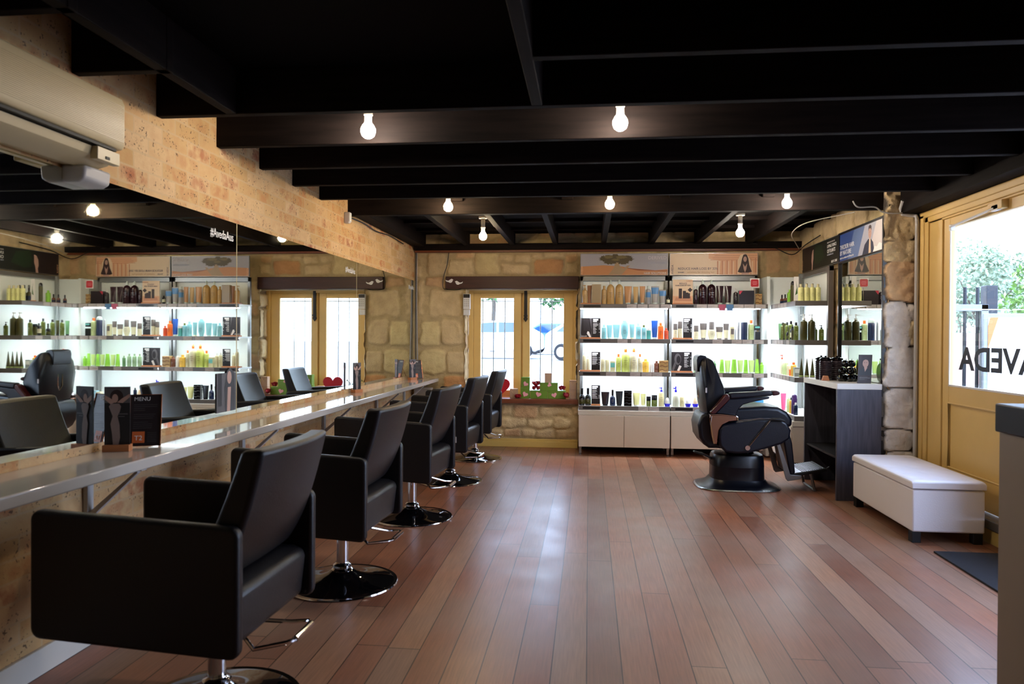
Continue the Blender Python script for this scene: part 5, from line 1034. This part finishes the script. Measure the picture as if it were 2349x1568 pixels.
for i, (cs, lab) in enumerate(((((-.905, 9.13, ZS+.022), (-.875, 9.14, ZS+.02)), 'small pair of red roses on the ledge before the window post'), (((-.69, 9.17, .738), (-.635, 9.17, .738), (-.664, 9.18, .775), (-.635, 9.19, .80), (-.69, 9.19, .80)), 'posy of red roses standing on the wide green box'),
                                (((-.348, 9.17, .738), (-.315, 9.18, .742), (-.33, 9.2, .75)), 'loose red roses lying on the green box'), (((-.275, 9.10, ZS+.04),), 'single large red rose at the shelving end of the ledge'))):
    q = random.Random(i+5); r = empty('red_roses' if len(cs) > 1 else 'red_rose', cs[0]); tag(r, lab, 'flower', 'roses on the window ledge')
    for c_ in cs: mb = MB(); rose(mb, c_, .034 if len(cs) > 1 else .045, q); mb.obj('rose_head', 'rose_red', r, fix=False)
    MB().tube([(cs[0][0], cs[0][1]+.01, cs[0][2]-.018), (cs[0][0]+.05, cs[0][1]+.015, cs[0][2]-.016)], .003, 6).obj('stem', 'leaf_green', r)
q = random.Random(3); r = empty('trailing_plant', (-1.40, 9.2, ZS)); tag(r, 'small leafy green plant on the ledge behind the chairs', 'plant')
MB().lathe([(0, 0), (.035, 0), (.045, .06), (.042, .062)], (-1.40, 9.2, ZS+.0005), 16).obj('pot', 'gift_white', r); mb = MB()
for k in range(14):
    a = q.uniform(0, 6.28); L_ = q.uniform(.06, .17); pts = [(-1.40, 9.2, ZS+.05)]
    for t in (.4, .7, 1): pts.append((-1.40+math.cos(a)*L_*t, 9.2+math.sin(a)*L_*t*.4, ZS+.05+L_*.9*math.sin(t*2.2)))
    mb.tube(pts, .0018, 4)
    for p_ in pts[1:]:
        b_ = Vector(p_); d1 = Vector((q.gauss(0, 1), q.gauss(0, 1), q.gauss(0, 1))).normalized()*.02; d2 = d1.cross(Vector((0, .3, 1))).normalized()*.009; mb.add([b_-d1, b_+d2, b_+d1, b_-d2], [(0, 1, 2, 3)])
mb.obj('leaves', 'leaf_green', r, smooth=False, fix=False)
# card stands on the styling counter --------------------------------------
def cardstand(x, y, w, h, rz, lab, back=True):
    r = empty('picture_card_stand', (x, y, .863)); tag(r, lab, 'sign', 'picture card stands on the long counter')
    MB().box(-w*.52, w*.52, -.028, .028, .0005, .03).obj('wooden_base', 'pale_wood', r); MB().box(-w/2, w/2, -.004, .004, .03, .03+h).obj('card', 'print_black', r)
    for s in (1, -1):
        F = Flat((-w/2*s, -.0045*s, .03), (s, 0, 0), (0, 0, 1)); F.rect(0, h*.72, w, h, 'print_grey').ell(w*.48, h*.83, w*.26, h*.12, 'hair_ink').ell(w*.42, h*.80, w*.12, h*.075, 'print_skin')
        F.poly([(w*.02, h*.86), (w*.25, h*.80), (w*.45, h*.74), (w*.25, h*.70), (w*.02, h*.78)], 'print_skin').poly([(w, h*.88), (w*.7, h*.80), (w*.5, h*.73), (w*.72, h*.72), (w, h*.82)], 'print_skin').poly([(w*.26, h*.71), (w*.58, h*.71), (w*.66, h*.66), (w*.60, h*.56), (w*.52, h*.49), (w*.60, h*.34), (w*.62, h*.12), (w*.56, 0), (w*.34, 0), (w*.30, h*.2), (w*.24, h*.36), (w*.33, h*.49), (w*.27, h*.56), (w*.18, h*.66)], 'print_body')
        F.rects([(w*.55, h*.52, w*.92, h*.54), (w*.55, h*.48, w*.8, h*.495)], 'print_grey'); F.obj('print', r)
    for c_ in kids(r): c_.matrix_parent_inverse = Matrix.Identity(4)
    r.rotation_euler = (0, 0, rz); return r
cardstand(-2.15, 3.11, .108, .265, .30, 'tall picture card in a wooden block beside the copper menu stand')
cardstand(-2.17, 6.62, .10, .25, 1.15, 'tall picture card in a wooden block halfway along the counter')
cardstand(-2.13, 8.62, .10, .22, 1.0, 'picture card in a wooden block at the stone wall end of the counter')
def menustand(x, y, s, rz, lab, top):
    r = empty('menu_stand', (x, y, .863)); tag(r, lab, 'sign', 'copper menu stands on the long counter'); w, h = .135*s, .245*s; t = .22
    P_ = lambda a, b_: (a, b_*math.sin(t), .006+b_*math.cos(t))
    MB().tube([P_(-w/2, 0), P_(w/2, 0), P_(w/2, h), P_(-w/2, h)], .0035, 8, closed=True).obj('copper_frame', 'copper', r)
    MB().add([P_(-w/2, 0), P_(w/2, 0), P_(w/2, h), P_(-w/2, h)]+[(a, b_+.003, c_) for a, b_, c_ in (P_(-w/2, 0), P_(w/2, 0), P_(w/2, h), P_(-w/2, h))], [(0, 1, 2, 3), (7, 6, 5, 4), (0, 4, 5, 1), (1, 5, 6, 2), (2, 6, 7, 3), (3, 7, 4, 0)]).obj('menu_card', 'print_dark', r)
    MB().tube([P_(-w/2, h*.55), (-w*.35, h*.45, .004), (w*.35, h*.45, .004), P_(w/2, h*.55)], .0025, 6).obj('rear_strut', 'copper', r)
    u_ = Vector((1, 0, 0)); v_ = Vector((0, math.sin(t), math.cos(t))); F = Flat(Vector(P_(-w/2, 0))+Vector((0, -.0012, 0)), u_, v_); q = random.Random(2); L_ = []
    for k in range(13):
        if k in (4, 8): continue
        L_.append((w*.12, h*(.80-k*.038), w*q.uniform(.45, .9), h*(.807-k*.038)))
    F.rects(L_, 'print_grey').rect(w*.10, h*.06, w*.50, h*.28, 'print_orange').rects([(w*.58, h*(.25-k*.035), w*.88, h*(.255-k*.035)) for k in range(6)], 'print_grey'); F.obj('print', r)
    o0 = Vector(P_(-w/2, 0)); text('lettering', 'MENU', .026*s, o0+u_*w*.12+v_*h*.88, u_, v_, 'print_white', r, off=.003); text('lettering', 'T2', .032*s, o0+u_*w*.17+v_*h*.11, u_, v_, 'print_white', r, off=.003)
    for c_ in kids(r): c_.matrix_parent_inverse = Matrix.Identity(4)
    r.rotation_euler = (0, 0, rz); return r
menustand(-2.10, 3.235, 1.0, .42, 'dark menu card in a copper wire frame beside the tall picture card', 1)
menustand(-2.10, 8.80, .95, .75, 'dark menu card in a copper wire frame at the stone wall end of the counter', 0)
r = empty('mirror_card', (X0+.02, 4.25, .925)); tag(r, 'grey picture card stuck on the mirror beside the mirror joint', 'sign')
MB().box(X0+.012, X0+.016, 4.14, 4.375, .925, 1.163).obj('card', 'print_grey', r); F = Flat((X0+.0165, 4.14, .925), (0, 1, 0), (0, 0, 1)); F.poly([(.10, .0), (.09, .15), (.12, .25), (.16, .27), (.21, .24), (.225, .1), (.22, 0)], 'print_dark').ell(.15, .21, .028, .04, 'print_skin').poly([(.12, .0), (.13, .15), (.17, .15), (.16, .0)], 'print_skin').rects([(.015+.012*k, .04, .02+.012*k, .24) for k in range(4)], 'print_dark'); F.obj('print', r)

# ================================================================== BARBER CHAIR
def barber():
    r = empty('barber_chair', (1.40, 7.02, 0)); tag(r, 'big navy black barber chair with footrest before the lit shelves', 'chair'); Y = 7.02
    def pr_(poly, a, b_, m_, n_, bev=.02, p=None, sub=0, seg=3): return MB().prism(poly, Y+a, Y+b_).obj(n_, m_, p or r, bev=bev, seg=seg, sub=sub)
    back = [(1.03, 1.18), (1.051, 1.209), (1.098, 1.214), (1.132, 1.195), (1.156, 1.152), (1.194, 1.045), (1.233, .959), (1.252, .901), (1.235, .832), (1.18, .74), (1.10, .70), (1.064, .70), (1.044, .791), (1.029, .985), (1.018, 1.121)]
    # backrest as a loft: narrower at the top, wide shoulders
    def hw(z): 
        t = (z-.70)/.52; return .215+.055*math.sin(min(1, max(0, t)/.5)*math.pi/2)-(.11*max(0, (t-.55)/.45)**1.5)
    n = len(back); v = []; lay = 9
    for j in range(lay):
        s = -1+2*j/(lay-1); pin = 1-.10*abs(s)**4
        cx_ = sum(p_[0] for p_ in back)/n
        for (x, z) in back: v.append((cx_+(x-cx_)*(1-.25*abs(s)**5)+.012*s*s, Y+s*hw(z), z-.012*abs(s)**4*(z > 1.1)))
    f = [tuple(range(n)), tuple((lay-1)*n+i for i in range(n))[::-1]]
    for j in range(lay-1):
        for i in range(n): f.append((j*n+i, j*n+(i+1) % n, (j+1)*n+(i+1) % n, (j+1)*n+i))
    b = MB().add(v, f).obj('backrest', 'leather_navy', r, ang=1.2); 
    pr_([(1.003, 1.189), (1.013, 1.223), (1.041, 1.235), (1.084, 1.228), (1.10, 1.205), (1.05, 1.195), (1.032, 1.15), (1.02, 1.08), (1.009, 1.08)], -.13, .13, 'leather_navy', 'headrest', .012)
    MB().box(1.064, 1.078, Y-.262, Y-.258, .895, .94).obj('maker_label', 'tag_white', b); MB().tube([(1.035, Y-.03, 1.05), (1.035, Y-.03, .86), (1.05, Y, .80), (1.035, Y+.03, .86), (1.035, Y+.03, 1.05)], .006, 6).obj('rear_bracket', 'chrome', r)
    for s in (-1, 1):
        a, c = sorted((s*.255, s*.335)); a2, c2 = sorted((s*.27, s*.325)); a3, c3 = sorted((s*.262, s*.338))
        ar = pr_([(1.262, .901), (1.525, .919), (1.637, .927), (1.642, .88), (1.271, .844)], a, c, 'leather_navy', 'armrest', .016)
        pr_([(1.642, .926), (1.68, .926), (1.70, .918), (1.708, .906), (1.70, .891), (1.68, .885), (1.645, .88)], a, c, 'burgundy', 'armrest_tip', .01, ar)
        pr_([(1.266, .845), (1.619, .872), (1.614, .853), (1.451, .817), (1.385, .796), (1.348, .757), (1.325, .701), (1.145, .713)], a2, c2, 'leather_navy', 'armrest_support', .008, ar)
        pr_([(1.224, .879), (1.252, .892), (1.269, .872), (1.266, .841), (1.145, .715), (1.114, .704), (1.097, .726)], a3, c3, 'burgundy', 'burgundy_trim', .01, ar)
        a4, c4 = sorted((s*.245, s*.315)); a5, c5 = sorted((s*.235, s*.325))
        pr_([(1.207, .609), (1.339, .64), (1.527, .668), (1.723, .667), (1.77, .639), (1.808, .572), (1.799, .495), (1.725, .445), (1.585, .399), (1.454, .362), (1.332, .351), (1.238, .362), (1.185, .414), (1.172, .501), (1.179, .57)], a5, c5, 'leather_navy', 'side_panel', .022)
        sh = pr_([(1.097, .704), (1.206, .706), (1.32, .693), (1.336, .684), (1.337, .652), (1.264, .644), (1.207, .614), (1.174, .56), (1.161, .435), (1.128, .437), (1.108, .52), (1.093, .646)], *sorted((s*.24, s*.328)), 'shell_chrome', 'side_shell', .008)
        MB().tube([(1.095, Y+s*.332, .706), (1.206, Y+s*.332, .708), (1.322, Y+s*.332, .695), (1.338, Y+s*.332, .684), (1.338, Y+s*.332, .652)], .005, 6).obj('chrome_edge', 'chrome', sh)
        MB().tube([(1.108, Y+s*.330, .69), (1.100, Y+s*.330, .62), (1.115, Y+s*.330, .52), (1.133, Y+s*.330, .44)], .005, 6).obj('chrome_edge', 'chrome', sh)
        MB().tube([(1.34, Y+s*.320, .652), (1.527, Y+s*.318, .675), (1.70, Y+s*.316, .675)], .004, 6).obj('piping', 'steel', r)
    pr_([(1.034, .693), (1.097, .704), (1.12, .66), (1.15, .55), (1.17, .45), (1.30, .37), (1.176, .385), (1.105, .383), (1.057, .416), (1.018, .479), (1.003, .595)], -.235, .235, 'leather_navy', 'rear_cushion', .03)
    pr_([(1.12, .66), (1.16, .45), (1.3, .38), (1.6, .42), (1.75, .50), (1.74, .62), (1.4, .62)], -.23, .23, 'gloss_black', 'seat_pan', .01)
    pr_([(1.16, .755), (1.35, .762), (1.60, .778), (1.72, .768), (1.80, .725), (1.845, .66), (1.842, .61), (1.81, .575), (1.75, .61), (1.4, .62), (1.15, .62)], -.234, .234, 'leather_navy', 'seat', .035, seg=4)
    lv = MB().tube([(1.426, Y-.335, .41), (1.584, Y-.34, .616), (1.62, Y-.345, .665)], .007, 8).lathe([(.02, -.01), (.02, .01)], (0, 0, 0), 4).obj('recline_lever', 'chrome', r)
    me = MB().tube([(1.426, Y-.335, .41), (1.584, Y-.34, .616), (1.62, Y-.345, .665)], .007, 8); me.prism([(1.426+.022*math.cos(i*math.pi/8), .41+.022*math.sin(i*math.pi/8)) for i in range(16)], Y-.342, Y-.325)
    old = lv.data; lv.data = me.obj('recline_lever', 'chrome').data; [bpy.data.objects.remove(o_) for o_ in list(bpy.data.objects) if o_.name.startswith('recline_lever') and o_.parent is None]
    MB().tube([(1.615, Y-.345, .662), (1.64, Y-.347, .672), (1.70, Y-.35, .670), (1.745, Y-.35, .66)], [.009, .014, .015, .010], 10).obj('lever_grip', 'rubber', lv)
    MB().lathe([(.145, .30), (.135, .32), (.12, .345), (.12, .37)], (1.42, Y, 0), 28).obj('neck', 'gloss_black', r)
    def sq(rx, ry, z, p=3.2, n=40): return [(1.395+rx*math.copysign(abs(math.cos(2*math.pi*i/n))**(2/p), math.cos(2*math.pi*i/n)), Y+ry*math.copysign(abs(math.sin(2*math.pi*i/n))**(2/p), math.sin(2*math.pi*i/n)), z) for i in range(n)]
    def loft(secs, m_, n_, **k):
        v = []; f = []
        for s_ in secs: v += s_
        n = len(secs[0])
        for j in range(len(secs)-1):
            for i in range(n): f.append((j*n+i, j*n+(i+1) % n, (j+1)*n+(i+1) % n, (j+1)*n+i))
        f += [tuple(range(n))[::-1], tuple((len(secs)-1)*n+i for i in range(n))]; return MB().add(v, f).obj(n_, m_, r, **k)
    loft([sq(.245, .21, .07), sq(.243, .208, .10), sq(.24, .205, .20), sq(.242, .207, .203), sq(.236, .20, .285), sq(.225, .19, .31), sq(.19, .16, .318)], 'satin_black', 'pedestal')
    bs = loft([sq(.375, .30, .012), sq(.37, .295, .02), sq(.33, .27, .028), sq(.28, .235, .05), sq(.25, .212, .085)], 'satin_black', 'base'); 
    loft([sq(.382, .308, 0), sq(.388, .313, .008), sq(.380, .306, .016), sq(.368, .295, .018)], 'steel', 'base_trim')
    pd = MB().tube([(1.19, Y-.03, .235), (1.13, Y-.03, .265), (1.09, Y-.03, .29)], .010, 8).obj('pedal_arm', 'chrome', r); MB().prism([(.99, .318), (1.0, .328), (1.10, .302), (1.16, .268), (1.15, .258), (1.09, .286), (1.0, .312)], Y-.07, Y+.01).obj('pedal', 'rubber', pd, bev=.005)
    pr_([(1.775, .50), (1.80, .53), (1.827, .524), (1.85, .438), (1.878, .179), (1.862, .15), (1.83, .154), (1.775, .44)], -.21, .21, 'leather_navy', 'leg_rest', .02)
    for s in (-1, 1): pr_([(1.706, .43), (1.734, .44), (1.765, .36), (1.83, .158), (1.927, .152), (1.925, .118), (1.807, .098), (1.79, .12)], *sorted((s*.212, s*.225)), 'satin_steel', 'side_plate', .004)
    pl = pr_([(1.84, .158), (2.145, .215), (2.165, .205), (2.155, .190), (1.85, .130)], -.20, .20, 'rubber', 'foot_platform', .008); q = MB()
    def line(t): return (1.86+.285*t, .164+.052*t)
    x0, z0 = line(0); x1, z1 = line(1); q.add([(x0, Y-.19, z0+.002), (x1, Y-.19, z1+.002), (x1, Y+.19, z1+.002), (x0, Y+.19, z0+.002), (x0, Y-.19, z0-.003), (x1, Y-.19, z1-.003), (x1, Y+.19, z1-.003), (x0, Y+.19, z0-.003)], [(0, 1, 2, 3), (7, 6, 5, 4), (0, 4, 5, 1), (1, 5, 6, 2), (2, 6, 7, 3), (3, 7, 4, 0)])
    for k in range(11): x, z = line(.3+.065*k); q.tube([(x, Y-.18, z+.004), (x, Y+.18, z+.004)], .0035, 6)
    q.obj('tread_plate', 'tread', pl); MB().tube([(2.02, Y-.17, .175), (2.06, Y-.17, .012)], .012, 10).tube([(2.02, Y+.17, .175), (2.06, Y+.17, .012)], .012, 10).tube([(2.06, Y-.17, .012), (2.06, Y+.17, .012)], .012, 10).obj('support_leg', 'satin_steel', r)
    MB().tube([(2.14, Y-.19, .205), (2.18, Y-.19, .235)], .004, 6).obj('flip_tab', 'chrome', pl)
    r.rotation_euler = (0, 0, 0)
barber()
